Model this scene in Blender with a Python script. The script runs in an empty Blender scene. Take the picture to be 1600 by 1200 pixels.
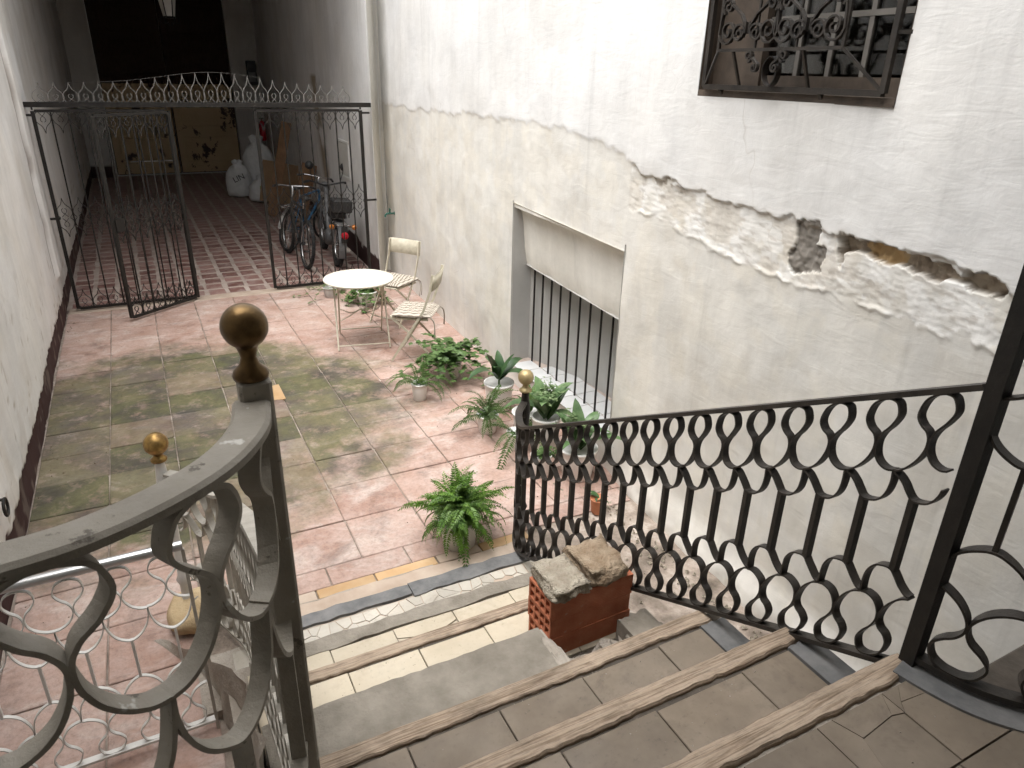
import bpy, math, random
import numpy as np
from mathutils import Vector, Matrix
random.seed(7); RNG = np.random.default_rng(7)
scene = bpy.context.scene
COL = scene.collection
rad = math.radians

# ------------------------------------------------------------------ camera
CAM = Vector((0.494, -4.913, 2.558))
yaw, pit, roll = 0.482873, 0.415097, 0.023567
fw = Vector((math.sin(yaw)*math.cos(pit), math.cos(yaw)*math.cos(pit), -math.sin(pit)))
r0 = Vector((math.cos(yaw), -math.sin(yaw), 0)); u0 = r0.cross(fw)
rt = r0*math.cos(roll)+u0*math.sin(roll); upv = -r0*math.sin(roll)+u0*math.cos(roll)
cd = bpy.data.cameras.new('camera'); cam = bpy.data.objects.new('camera', cd); COL.objects.link(cam)
cd.sensor_width = 36; cd.lens = 1105.0/1600*36; cd.clip_start = .02; cd.clip_end = 300
m = Matrix((rt, upv, -fw)).transposed().to_4x4(); m.translation = CAM; cam.matrix_world = m
cd.dof.use_dof = True; cd.dof.focus_distance = 4.2; cd.dof.aperture_fstop = 22
scene.camera = cam
# ------------------------------------------------------------------ sky, sun, exposure
SUN_EL, SUN_AZ = 74.0, -100.0      # azimuth measured from +Y towards +X : the sun stands over the left wall
w = bpy.data.worlds.new('World'); scene.world = w; w.use_nodes = True
nt = w.node_tree; nt.nodes.clear()
sk = nt.nodes.new('ShaderNodeTexSky'); sk.sky_type = 'NISHITA'; sk.sun_disc = False
sk.sun_elevation = rad(SUN_EL); sk.sun_rotation = rad(SUN_AZ)
sk.air_density = 1.0; sk.dust_density = 4.0; sk.ozone_density = 1.0
hs = nt.nodes.new('ShaderNodeHueSaturation'); hs.inputs['Saturation'].default_value = .18
bg = nt.nodes.new('ShaderNodeBackground'); bg.inputs[1].default_value = 0.15
wo = nt.nodes.new('ShaderNodeOutputWorld')
nt.links.new(sk.outputs[0], hs.inputs['Color']); nt.links.new(hs.outputs[0], bg.inputs[0]); nt.links.new(bg.outputs[0], wo.inputs[0])
sd = bpy.data.lights.new('sun', 'SUN'); sd.energy = 1.15; sd.angle = rad(80); sd.color = (1, .98, .945)
so = bpy.data.objects.new('sun', sd); COL.objects.link(so)
sdir = Vector((math.sin(rad(SUN_AZ))*math.cos(rad(SUN_EL)), math.cos(rad(SUN_AZ))*math.cos(rad(SUN_EL)), math.sin(rad(SUN_EL))))
so.rotation_euler = sdir.to_track_quat('Z', 'Y').to_euler(); so.location = (0, 0, 12)
scene.view_settings.view_transform = 'Standard'; scene.view_settings.look = 'None'
scene.view_settings.exposure = 1.64; scene.view_settings.gamma = 1
scene.cycles.use_adaptive_sampling = True; scene.cycles.adaptive_threshold = .025
scene.cycles.max_bounces = 7; scene.cycles.glossy_bounces = 2; scene.cycles.transmission_bounces = 4; scene.cycles.caustics_reflective = False; scene.cycles.caustics_refractive = False
scene.render.resolution_x, scene.render.resolution_y = 1024, 768

# ------------------------------------------------------------------ helpers
class MB:
    def __init__(s): s.v = []; s.f = []; s.sm = []
    def add(s, vs, fs, smooth=False):
        b = len(s.v); s.v += [tuple(p) for p in vs]
        s.f += [tuple(b+i for i in f) for f in fs]; s.sm += [smooth]*len(fs); return s
    def box(s, x0, x1, y0, y1, z0, z1, M=None, bev=0.0):
        if bev > 0:
            b = bev; vs = []; 
            for z, e in ((z0, b), (z0+b, 0), (z1-b, 0), (z1, b)):
                xa, xb, ya, yb = x0+e, x1-e, y0+e, y1-e
                c = b
                vs += [(xa+c, ya, z), (xb-c, ya, z), (xb, ya+c, z), (xb, yb-c, z), (xb-c, yb, z), (xa+c, yb, z), (xa, yb-c, z), (xa, ya+c, z)]
            fs = [tuple(range(7, -1, -1)), tuple(range(24, 32))]
            for k in range(3):
                for i in range(8):
                    j = (i+1) % 8; fs.append((k*8+i, k*8+j, k*8+8+j, k*8+8+i))
        else:
            vs = [(x0, y0, z0), (x1, y0, z0), (x1, y1, z0), (x0, y1, z0), (x0, y0, z1), (x1, y0, z1), (x1, y1, z1), (x0, y1, z1)]
            fs = [(3, 2, 1, 0), (4, 5, 6, 7), (0, 1, 5, 4), (1, 2, 6, 5), (2, 3, 7, 6), (3, 0, 4, 7)]
        if M is not None: vs = [M @ Vector(p) for p in vs]
        return s.add(vs, fs)
    def tube(s, path, r, n=8, cap=True, closed=False):
        P = [Vector(p) for p in path]; N = len(P)
        R = r if isinstance(r, (list, tuple)) else [r]*N
        T = []
        for i in range(N):
            a = P[(i-1) % N] if (closed or i > 0) else P[i]; c = P[(i+1) % N] if (closed or i < N-1) else P[i]
            d = (c-a); T.append(d.normalized() if d.length > 1e-9 else Vector((0, 0, 1)))
        up = Vector((0, 0, 1)) if abs(T[0].z) < .9 else Vector((1, 0, 0))
        u = (up-T[0]*up.dot(T[0])).normalized(); vs = []; fs = []
        for i in range(N):
            u = u-T[i]*u.dot(T[i]); u = u.normalized() if u.length > 1e-6 else T[i].orthogonal().normalized()
            q = T[i].cross(u)
            for k in range(n):
                a = 2*math.pi*(k+.5)/n; vs.append(P[i]+(u*math.cos(a)+q*math.sin(a))*R[i])
        for i in range(N if closed else N-1):
            j = (i+1) % N
            for k in range(n): fs.append((i*n+k, i*n+(k+1) % n, j*n+(k+1) % n, j*n+k))
        s.add(vs, fs, n > 5)
        if cap and not closed: s.add(vs[:n], [tuple(range(n-1, -1, -1))]); s.add(vs[-n:], [tuple(range(n))])
        return s
    def ribbon(s, pts, nrm, wd, th):
        """flat iron band: pts in 3d, nrm = width direction per point, wd width, th thickness"""
        P = [Vector(p) for p in pts]; N = len(P); vs = []; fs = []
        for i in range(N):
            t = (P[min(i+1, N-1)]-P[max(i-1, 0)]).normalized(); n = Vector(nrm[i]).normalized()
            b = t.cross(n).normalized()
            for a, c in ((-1, -1), (1, -1), (1, 1), (-1, 1)): vs.append(P[i]+n*(a*wd/2)+b*(c*th/2))
        for i in range(N-1):
            for k in range(4): fs.append((i*4+k, i*4+(k+1) % 4, i*4+4+(k+1) % 4, i*4+4+k))
        fs.append((3, 2, 1, 0)); e = (N-1)*4; fs.append((e, e+1, e+2, e+3))
        return s.add(vs, fs)
    def lathe(s, prof, c=(0, 0, 0), n=24, smooth=True):
        vs = []; fs = []
        for r, z in prof:
            for k in range(n):
                a = 2*math.pi*k/n; vs.append((c[0]+r*math.cos(a), c[1]+r*math.sin(a), c[2]+z))
        for i in range(len(prof)-1):
            for k in range(n): fs.append((i*n+k, i*n+(k+1) % n, (i+1)*n+(k+1) % n, (i+1)*n+k))
        if prof[0][0] > 1e-4: fs.append(tuple(range(n-1, -1, -1)))
        if prof[-1][0] > 1e-4: e = (len(prof)-1)*n; fs.append(tuple(range(e, e+n)))
        return s.add(vs, fs, smooth)
    def mesh(s, name):
        me = bpy.data.meshes.new(name); me.from_pydata(s.v, [], s.f)
        me.polygons.foreach_set('use_smooth', s.sm); me.update(); return me

def link(name, me, mt, parent=None, loc=None, rot=None):
    o = bpy.data.objects.new(name, me); COL.objects.link(o)
    if mt is not None and me is not None and len(me.materials) == 0: me.materials.append(mt)
    if parent is not None: o.parent = parent
    if loc is not None: o.location = loc
    if rot is not None: o.rotation_euler = rot
    return o
def part(name, mb, mt, parent=None, loc=None, rot=None): return link(name, mb.mesh(name), mt, parent, loc, rot)
def tag(o, label, cat, group=None):
    o['label'] = label; o['category'] = cat
    if group: o['group'] = group
    return o
def struct(o): o['kind'] = 'structure'; return o
def stuff(o): o['kind'] = 'stuff'; return o
def thing(name, label, cat, loc=(0, 0, 0), rz=0, group=None):
    o = bpy.data.objects.new(name, None); COL.objects.link(o); o.location = loc; o.rotation_euler = (0, 0, rz)
    o.empty_display_size = .1
    return tag(o, label, cat, group)
def cr(pts, n=6):
    """Catmull-Rom through points"""
    P = [Vector(p) for p in pts]; out = []
    for i in range(len(P)-1):
        a = P[i-1] if i > 0 else P[0]*2-P[1]; b = P[i]; c = P[i+1]; d = P[i+2] if i+2 < len(P) else P[-1]*2-P[-2]
        for k in range(n):
            t = k/n; out.append(.5*((2*b)+(c-a)*t+(2*a-5*b+4*c-d)*t*t+(3*b-a-3*c+d)*t**3))
    out.append(P[-1]); return out
def vnoise(x, y, seed=0):
    r = np.random.default_rng(seed); L = r.random((256, 256))
    xi = np.floor(x).astype(int); yi = np.floor(y).astype(int); fx = x-xi; fy = y-yi
    fx = fx*fx*(3-2*fx); fy = fy*fy*(3-2*fy)
    g = lambda a, b: L[a % 256, b % 256]
    return (g(xi, yi)*(1-fx)+g(xi+1, yi)*fx)*(1-fy)+(g(xi, yi+1)*(1-fx)+g(xi+1, yi+1)*fx)*fy
def fbm(x, y, f, o=4, seed=0):
    s = 0; a = .5; t = 0
    for k in range(o): s = s+a*vnoise(x*f, y*f, seed+k); t += a; a *= .5; f *= 2.03
    return s/t
def inpoly(y, z, poly):
    ins = np.zeros(y.shape, bool); n = len(poly)
    for i in range(n):
        (a, b), (c, d) = poly[i], poly[(i+1) % n]
        cond = ((b > z) != (d > z)) & (y < (c-a)*(z-b)/((d-b) if d != b else 1e-9)+a); ins ^= cond
    return ins
def sst(a, b, x): t = np.clip((x-a)/(b-a), 0, 1); return t*t*(3-2*t)
def rlin(a, b, st):
    n = max(1, int(round((b-a)/st))); return np.linspace(a, b, n+1)

def rough_box(x0, x1, y0, y1, z0, z1, amp=.008, n=10, seed=0):
    """block with a slightly uneven front and top edge"""
    rr = random.Random(seed); m_ = MB(); vs = []
    for i in range(n+1):
        x = x0+(x1-x0)*i/n; e = rr.uniform(-amp, amp); h = rr.uniform(-amp, amp)*.5; g = rr.uniform(-amp, amp)
        vs += [(x, y0+g, z0), (x, y1+e, z0), (x, y1+e, z1-.006+h), (x, y1+e-.006, z1+h*.4), (x, y0+g, z1+h*.3)]
    fs = [tuple(range(4, -1, -1)), tuple(n*5+k for k in range(5))]
    for i in range(n):
        for k in range(5): fs.append((i*5+k, i*5+(k+1) % 5, i*5+5+(k+1) % 5, i*5+5+k))
    return m_.add(vs, fs)
# ------------------------------------------------------------------ materials
class NT:
    def __init__(s, name):
        s.m = bpy.data.materials.new(name); s.m.use_nodes = True; s.t = s.m.node_tree; s.t.nodes.clear()
        s.o = s.n('ShaderNodeOutputMaterial'); s.b = s.n('ShaderNodeBsdfPrincipled'); s.l(s.b.outputs[0], s.o.inputs[0])
    def n(s, t, **k):
        q = s.t.nodes.new(t)
        for a, v in k.items(): setattr(q, a, v)
        return q
    def l(s, a, b): s.t.links.new(a, b)
    def pos(s, obj=False, scale=(1, 1, 1)):
        mp = s.n('ShaderNodeMapping'); mp.inputs['Scale'].default_value = scale
        if obj: s.l(s.n('ShaderNodeTexCoord').outputs['Object'], mp.inputs[0])
        else: s.l(s.n('ShaderNodeNewGeometry').outputs['Position'], mp.inputs[0])
        return mp.outputs[0]
    def noise(s, vec, sc, det=5, rough=.6, dist=0.):
        q = s.n('ShaderNodeTexNoise'); q.inputs['Scale'].default_value = sc; q.inputs['Detail'].default_value = min(det, 5)
        q.inputs['Roughness'].default_value = rough; q.inputs['Distortion'].default_value = dist; s.l(vec, q.inputs['Vector']); return q.outputs['Fac']
    def ramp(s, fac, stops):
        q = s.n('ShaderNodeValToRGB'); e = q.color_ramp.elements
        while len(e) < len(stops): e.new(.5)
        for i, (p, c) in enumerate(stops):
            e[i].position = p; e[i].color = (c, c, c, 1) if isinstance(c, (int, float)) else (*c, 1)
        s.l(fac, q.inputs[0]); return q.outputs[0]
    def mix(s, f, a, b, mode='MIX'):
        q = s.n('ShaderNodeMix', data_type='RGBA', blend_type=mode)
        for i, v in ((0, f), (6, a), (7, b)):
            if isinstance(v, (int, float)): q.inputs[i].default_value = v
            elif isinstance(v, tuple): q.inputs[i].default_value = (*v, 1)
            else: s.l(v, q.inputs[i])
        return q.outputs[2]
    def math(s, op, a, b=0., c=None):
        q = s.n('ShaderNodeMath', operation=op)
        for i, v in ((0, a), (1, b), (2, c)):
            if v is None: continue
            if isinstance(v, (int, float)): q.inputs[i].default_value = v
            else: s.l(v, q.inputs[i])
        return q.outputs[0]
    def col(s, c): s.l(c, s.b.inputs['Base Color']) if not isinstance(c, tuple) else setattr(s.b.inputs['Base Color'], 'default_value', (*c, 1))
    def rough(s, r):
        if isinstance(r, (int, float)): s.b.inputs['Roughness'].default_value = r
        else: s.l(r, s.b.inputs['Roughness'])
    def bump(s, h, st=.3, d=.01):
        q = s.n('ShaderNodeBump'); q.inputs['Strength'].default_value = st; q.inputs['Distance'].default_value = d
        s.l(h, q.inputs['Height']); s.l(q.outputs[0], s.b.inputs['Normal'])
    def rnd(s): return s.n('ShaderNodeObjectInfo').outputs['Random']

def simple(name, c1, c2, sc=8., ro=.6, bump=.15, bsc=60., metal=0., obj=True, vary=0., det=6, d=.004, spec=.5):
    k = NT(name); v = k.pos(obj); f = k.ramp(k.noise(v, sc, det), [(.3, 0.), (.7, 1.)])
    c = k.mix(f, c1, c2)
    if vary: c = k.mix(1., c, k.ramp(k.rnd(), [(0, 1-vary), (1, 1+vary)]), 'MULTIPLY')
    k.col(c); k.rough(ro); k.b.inputs['Metallic'].default_value = metal
    k.b.inputs['Specular IOR Level'].default_value = spec
    if bump: k.bump(k.noise(v, bsc, 4), bump, d)
    return k.m

# plaster: base colour comes from the painted zones of the wall (mesh colours), plus stains and trowel relief
def plaster():
    k = NT('plaster'); v = k.pos(); at = k.n('ShaderNodeAttribute'); at.attribute_name = 'Col'
    n1 = k.ramp(k.noise(v, 1.3, 5, .65), [(.3, .91), (.7, 1.03)])
    vs = k.pos(scale=(3, 3, .5)); n2 = k.ramp(k.noise(vs, 2.2, 5, .6), [(.35, .94), (.6, 1.0)])
    n3 = k.ramp(k.noise(v, 26, 2), [(.3, .965), (.6, 1.0)])
    c = k.mix(1., at.outputs['Color'], n1, 'MULTIPLY'); c = k.mix(1., c, n2, 'MULTIPLY'); c = k.mix(1., c, n3, 'MULTIPLY')
    tint = k.ramp(k.noise(v, .9, 2), [(.4, (1, 1, 1)), (.75, (1, .982, .95))]); c = k.mix(1., c, tint, 'MULTIPLY')
    # hairline cracks, repaired patches and drips
    dvec = k.n('ShaderNodeVectorMath', operation='ADD'); nz_ = k.n('ShaderNodeTexNoise'); nz_.inputs['Scale'].default_value = 3.5; nz_.inputs['Detail'].default_value = 2; k.l(v, nz_.inputs['Vector'])
    sc_ = k.n('ShaderNodeVectorMath', operation='SCALE'); sc_.inputs['Scale'].default_value = .35; k.l(nz_.outputs['Color'], sc_.inputs[0]); k.l(v, dvec.inputs[0]); k.l(sc_.outputs[0], dvec.inputs[1])
    vo = k.n('ShaderNodeTexVoronoi', feature='DISTANCE_TO_EDGE'); vo.inputs['Scale'].default_value = 1.15; k.l(dvec.outputs[0], vo.inputs['Vector'])
    crack = k.math('MULTIPLY', k.ramp(vo.outputs['Distance'], [(.001, 1.), (.005, 0.)]), k.ramp(k.noise(v, 1.1, 2), [(.60, 0.), (.66, .8)]))
    c = k.mix(k.math('MULTIPLY', crack, .35), c, (.34, .30, .25))
    patch = k.ramp(k.noise(dvec.outputs[0], .8, 2, .4), [(.44, 1.), (.455, .955), (.56, .955), (.575, 1.)]); c = k.mix(1., c, patch, 'MULTIPLY')
    drip = k.ramp(k.noise(k.pos(scale=(7, 7, .35)), 1.6, 4, .65), [(.58, 1.), (.72, .90)]); c = k.mix(1., c, drip, 'MULTIPLY')
    k.col(c); k.rough(.85); k.b.inputs['Specular IOR Level'].default_value = .25
    trow = k.noise(k.pos(scale=(2.2, 2.2, 7.5)), 2.3, 4, .62, .9)
    h = k.math('ADD', k.math('ADD', k.math('MULTIPLY', trow, .8), k.math('MULTIPLY', crack, -.15)), k.math('MULTIPLY', k.noise(v, 7, 4, .6), .8)); h = k.math('ADD', h, k.math('MULTIPLY', patch, 2.)); h = k.math('ADD', k.math('MULTIPLY', h, 1.), k.math('MULTIPLY', k.noise(v, 55, 4), .12))
    k.bump(h, .24, .012); return k.m
PLASTER = plaster()

def terracotta():
    k = NT('terracotta_tile'); v = k.pos(); rn = k.rnd()
    base = k.ramp(rn, [(0, (.285, .168, .126)), (.35, (.345, .222, .174)), (.7, (.38, .256, .205)), (1, (.305, .182, .138))])
    n = k.noise(v, 5, 8, .68); base = k.mix(k.ramp(n, [(.35, 0), (.7, .75)]), base, (.46, .35, .305))
    # lime bloom
    bl = k.ramp(k.noise(k.pos(scale=(1, 1.6, 1)), 2.6, 9, .72, .6), [(.5, 0), (.68, .55)])
    base = k.mix(bl, base, (.54, .475, .43))
    grime = k.ramp(k.noise(v, 3.1, 8, .72, .3), [(.30, .62), (.47, 1.)]); base = k.mix(1., base, grime, 'MULTIPLY')
    g0 = k.n('ShaderNodeNewGeometry')
    dv = k.n('ShaderNodeVectorMath', operation='DISTANCE'); mpv = k.n('ShaderNodeMapping'); mpv.inputs['Scale'].default_value = (1.05, 1., 0)
    k.l(g0.outputs['Position'], mpv.inputs[0]); k.l(mpv.outputs[0], dv.inputs[0]); dv.inputs[1].default_value = (.58, .62, 0)
    r = k.math('ADD', dv.outputs['Value'], k.math('MULTIPLY', k.math('SUBTRACT', k.noise(v, 1.9, 7, .68), .5), 1.9))
    moss = k.ramp(r, [(.0, 1.), (.42, .96), (.95, .55), (1., .0)])
    q = k.n('ShaderNodeMapRange'); q.inputs['From Min'].default_value = 1.50; q.inputs['From Max'].default_value = 1.95
    q.inputs['To Min'].default_value = 1.; q.inputs['To Max'].default_value = 0.; k.l(r, q.inputs[0]); moss = q.outputs[0]
    gr = k.ramp(k.noise(v, 7, 8, .74), [(.30, .45), (.48, 1.)])
    mf = k.math('MULTIPLY', k.math('MULTIPLY', moss, gr), k.ramp(rn, [(0, .55), (.3, 1.), (.7, .8), (1, .98)]))
    green = k.ramp(k.noise(v, 2.2, 6, .6), [(.34, (.022, .022, .018)), (.44, (.045, .046, .024)), (.53, (.074, .076, .027)), (.62, (.105, .102, .040)), (.70, (.20, .178, .13)), (.8, (.28, .24, .19))])
    base = k.mix(k.math('MULTIPLY', mf, .97), base, green)
    # scuffs, grit
    sc = k.ramp(k.noise(v, 38, 6, .75), [(.3, .72), (.5, 1.), (.75, 1.14)]); base = k.mix(1., base, sc, 'MULTIPLY')
    k.col(base); k.rough(k.ramp(k.noise(v, 6, 4), [(.3, .55), (.7, .85)]))
    h = k.math('ADD', k.noise(v, 11, 7, .65), k.math('MULTIPLY', k.noise(v, 90, 3), .2)); k.bump(h, .45, .012); return k.m
TERRA = terracotta()
def joint():
    k = NT('floor_joint'); v = k.pos(); n = k.noise(v, 4, 7, .7)
    k.col(k.ramp(n, [(.3, (.10, .08, .06)), (.5, (.27, .22, .18)), (.7, (.5, .44, .38))])); k.rough(.9); k.bump(k.noise(v, 60, 4), .5, .01); return k.m
JOINT = joint()
def corridor_tile():
    k = NT('passage_tile'); v = k.pos(); rn = k.rnd()
    base = k.ramp(rn, [(0, (.15, .068, .055)), (.5, (.215, .108, .088)), (1, (.29, .17, .145))])
    base = k.mix(k.ramp(k.noise(v, 6, 6, .7), [(.45, 0), (.72, .75)]), base, (.40, .325, .29)); k.col(base)
    k.rough(.6); k.bump(k.noise(v, 20, 5), .3, .008); return k.m
CTILE = corridor_tile()
CJOINT = simple('passage_joint', (.32, .25, .21), (.48, .41, .36), 5, .9, .4, 50, obj=False)

def wood(name, c1, c2, c3, ax='X'):
    k = NT(name); tc = k.n('ShaderNodeTexCoord'); sc = {'X': (1.1, 22, 22), 'Z': (22, 22, 1.1), 'Y': (22, 1.1, 22)}[ax]
    ad = k.n('ShaderNodeVectorMath', operation='ADD'); k.l(tc.outputs['Object'], ad.inputs[0])
    cb = k.n('ShaderNodeCombineXYZ'); k.l(k.math('MULTIPLY', k.rnd(), 37.), cb.inputs[0]); k.l(k.math('MULTIPLY', k.rnd(), 11.), cb.inputs[1]); k.l(cb.outputs[0], ad.inputs[1])
    mp = k.n('ShaderNodeMapping'); mp.inputs['Scale'].default_value = sc; k.l(ad.outputs[0], mp.inputs[0]); v = mp.outputs[0]
    g1 = k.noise(v, 1.5, 3, .5, 1.2); rings = k.math('PINGPONG', k.math('MULTIPLY', g1, 9.), 1.)
    g2 = k.noise(v, 7, 6, .7)
    c = k.mix(k.ramp(rings, [(.0, 0.), (.5, .25), (.85, 1.)]), c1, c2); c = k.mix(k.ramp(g2, [(.4, 0.), (.7, .7)]), c, c3)
    fine = k.ramp(k.noise(v, 16, 4, .7), [(.32, .62), (.5, 1.)]); c = k.mix(1., c, fine, 'MULTIPLY')
    dirt = k.ramp(k.noise(k.pos(), 7, 7, .7), [(.32, .66), (.58, 1.)]); c = k.mix(1., c, dirt, 'MULTIPLY')
    k.col(c); k.rough(.82); k.b.inputs['Specular IOR Level'].default_value = .25
    k.bump(k.math('ADD', k.math('MULTIPLY', rings, -.5), k.noise(v, 12, 4)), .5, .003); return k.m
NOSEWOOD = wood('old_pine', (.40, .31, .228), (.22, .158, .108), (.44, .36, .28))
DARKWOOD = wood('dark_door_wood', (.050, .030, .021), (.032, .018, .012), (.075, .046, .033), 'Z')
PLANK = wood('plank_wood', (.24, .135, .07), (.30, .18, .10), (.19, .11, .06), 'Z')

def dusty_tile(name, a, b, c, gl=.55):
    k = NT(name); v = k.pos(); rn = k.rnd()
    col = k.mix(k.ramp(k.noise(v, 3.5, 8, .68), [(.3, 0), (.7, 1)]), a, b)
    col = k.mix(k.ramp(k.noise(v, 7, 8, .7, .4), [(.56, 0), (.74, .6)]), col, c)
    col = k.mix(1., col, k.ramp(rn, [(0, .80), (.5, 1.02), (1, .92)]), 'MULTIPLY'); col = k.mix(1., col, k.ramp(k.noise(v, 1.9, 5, .6), [(.34, .76), (.6, 1.05)]), 'MULTIPLY')
    col = k.mix(1., col, k.ramp(k.noise(v, 60, 4, .7), [(.28, .78), (.42, 1.)]), 'MULTIPLY')
    k.col(col); k.rough(k.ramp(k.noise(v, 5, 4), [(.3, gl-.1), (.7, gl+.2)])); k.bump(k.noise(v, 14, 6), .2, .006); return k.m
CREAM = dusty_tile('cream_stair_tile', (.50, .425, .31), (.57, .50, .385), (.38, .31, .22), .5)
BROWN = dusty_tile('dusty_shaded_stair_tile', (.158, .124, .090), (.245, .198, .148), (.09, .069, .05), .65)  # dusty tile, with the overhang's shade on the upper steps put into the colour
CEMENT = simple('grey_cement', (.16, .14, .112), (.27, .242, .20), 9, .9, 1., 30, obj=False, det=9, d=.008)
SLATE = simple('slate_edging', (.085, .087, .088), (.20, .195, .19), 9, .7, .4, 50, obj=False)
STEPBODY = simple('step_mortar', (.25, .215, .175), (.40, .36, .31), 5, .95, .8, 22, obj=False, d=.02)
DARKMORTAR = simple('dark_joint_mortar', (.06, .05, .04), (.12, .10, .08), 12, .95, .5, 40, obj=False)
MOSAIC = dusty_tile('broken_mosaic', (.55, .515, .45), (.46, .415, .345), (.29, .255, .21), .55)
SANDSTRIP = simple('sandy_strip', (.36, .275, .21), (.47, .385, .31), 7, .85, .4, 40, obj=False)
ORANGE = simple('orange_tile', (.42, .25, .11), (.50, .35, .20), 6, .7, .3, 40, obj=False, vary=.15)
IRON = simple('black_iron', (.010, .009, .008), (.022, .019, .016), 12, .5, .25, 90, .0, spec=.3)
IRONWARM = simple('worn_black_iron', (.013, .011, .009), (.038, .031, .025), 14, .48, .25, 90, .0, spec=.4)
GREYPAINT = simple('grey_painted_iron', (.30, .275, .235), (.44, .415, .365), 14, .6, .3, 60, spec=.3)
def flaky():
    k = NT('flaking_grey_paint'); v = k.pos(); n = k.noise(v, 24, 6, .7)
    c = k.mix(k.ramp(k.noise(v, 8, 5), [(.3, 0), (.7, 1)]), (.235, .21, .17), (.335, .305, .255))
    c = k.mix(k.ramp(n, [(.62, 0), (.66, .8)]), c, (.10, .085, .07)); c = k.mix(k.ramp(k.noise(v, 17, 4), [(.66, 0), (.7, .8)]), c, (.62, .60, .56))
    k.col(c); k.rough(k.ramp(n, [(.3, .55), (.7, .85)])); k.bump(k.math('ADD', n, k.noise(v, 40, 5, .7)), .55, .004); return k.m
FLAKY = flaky()
WHITEIRON = simple('white_painted_iron', (.55, .54, .51), (.68, .66, .62), 10, .5, .3, 60)
SILVER = simple('silver_rail', (.46, .46, .46), (.56, .56, .55), 8, .3, .05, 60, .85)
def brass():
    k = NT('old_brass'); v = k.pos(True); n = k.noise(v, 18, 6, .65)
    k.col(k.mix(k.ramp(n, [(.38, 0), (.66, 1)]), (.42, .27, .09), (.13, .075, .03))); k.b.inputs['Metallic'].default_value = .9
    k.rough(k.ramp(n, [(.3, .25), (.7, .5)])); k.bump(n, .12, .003); return k.m
BRASS = brass()
BRONZE = simple('tarnished_bronze', (.20, .125, .05), (.075, .045, .02), 22, .38, .15, 60, .85)
BRASSPALE = simple('pale_brass', (.46, .37, .2), (.33, .25, .12), 14, .45, .2, 60, .5)
def redbrick():
    k = NT('hollow_brick_clay'); tc = k.n('ShaderNodeTexCoord'); v = k.pos(True)
    c = k.mix(k.ramp(k.noise(v, 12, 6), [(.3, 0), (.7, 1)]), (.36, .10, .045), (.46, .165, .085))
    c = k.mix(k.ramp(k.noise(v, 22, 6, .7), [(.62, 0), (.72, .6)]), c, (.44, .33, .26)); k.col(c); k.rough(.8)
    wv = k.n('ShaderNodeTexWave'); wv.bands_direction = 'Z'; wv.inputs['Scale'].default_value = 36; wv.inputs['Distortion'].default_value = .4
    k.l(tc.outputs['Object'], wv.inputs['Vector']); k.bump(k.math('ADD', wv.outputs['Fac'], k.noise(v, 60, 3)), .5, .002); return k.m
CLAY = redbrick()
MORTAR = simple('mortar_lump', (.26, .18, .11), (.44, .35, .25), 16, .95, 1., 60, d=.03)
MORTARG = simple('grey_mortar_lump', (.31, .26, .195), (.48, .43, .345), 18, .95, 1., 60, d=.03)
CREAMPAINT = simple('cream_metal_paint', (.42, .38, .29), (.60, .56, .45), 16, .5, .2, 50)
TABLEPAINT = simple('ivory_table_paint', (.58, .555, .47), (.68, .66, .57), 9, .45, .1, 40)
def cushion_m():
    k = NT('striped_cushion'); tc = k.n('ShaderNodeTexCoord'); wv = k.n('ShaderNodeTexWave'); wv.bands_direction = 'X'
    wv.inputs['Scale'].default_value = 11; wv.inputs['Distortion'].default_value = .3; k.l(tc.outputs['Object'], wv.inputs['Vector'])
    k.col(k.ramp(wv.outputs['Fac'], [(.12, (.13, .105, .08)), (.36, (.40, .355, .29)), (1., (.48, .435, .37))])); k.rough(.9)
    k.bump(k.noise(k.pos(True), 150, 2), .3, .002); return k.m
CUSHION = cushion_m()
POTWHITE = simple('white_pot', (.74, .73, .70), (.80, .79, .77), 5, .35, .05, 40)
POTGREY = simple('grey_pot', (.45, .44, .42), (.55, .54, .52), 6, .6, .2, 40)
POTTERRA = simple('clay_pot', (.42, .15, .07), (.5, .2, .1), 8, .7, .2, 40)
SOIL = simple('potting_soil', (.02, .014, .010), (.06, .042, .03), 30, .95, 1., 60)
def leaf(name, a, b, tr=.25, ro=.45):
    k = NT(name); v = k.pos(); c = k.mix(k.ramp(k.noise(v, 14, 4), [(.3, 0), (.7, 1)]), a, b)
    c = k.mix(1., c, k.ramp(k.rnd(), [(0, .75), (1, 1.25)]), 'MULTIPLY'); k.col(c); k.rough(ro)
    t = k.n('ShaderNodeBsdfTranslucent'); k.l(c, t.inputs[0]); mx = k.n('ShaderNodeMixShader'); mx.inputs[0].default_value = tr
    k.l(k.b.outputs[0], mx.inputs[1]); k.l(t.outputs[0], mx.inputs[2]); k.l(mx.outputs[0], k.o.inputs[0]); return k.m
FERN = leaf('fern_leaf', (.055, .135, .018), (.15, .27, .035)); FERN2 = leaf('fern_leaf_pale', (.075, .135, .04), (.13, .22, .065))
IVY = leaf('ivy_leaf', (.07, .14, .035), (.14, .235, .07)); BROAD = leaf('broad_leaf', (.022, .06, .02), (.05, .105, .035), .15, .35)
STRIPE = leaf('striped_leaf', (.04, .095, .03), (.15, .235, .10), .2); SPECK = leaf('speckled_leaf', (.07, .14, .045), (.22, .28, .14), .2)
DOORCREAM = None
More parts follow.
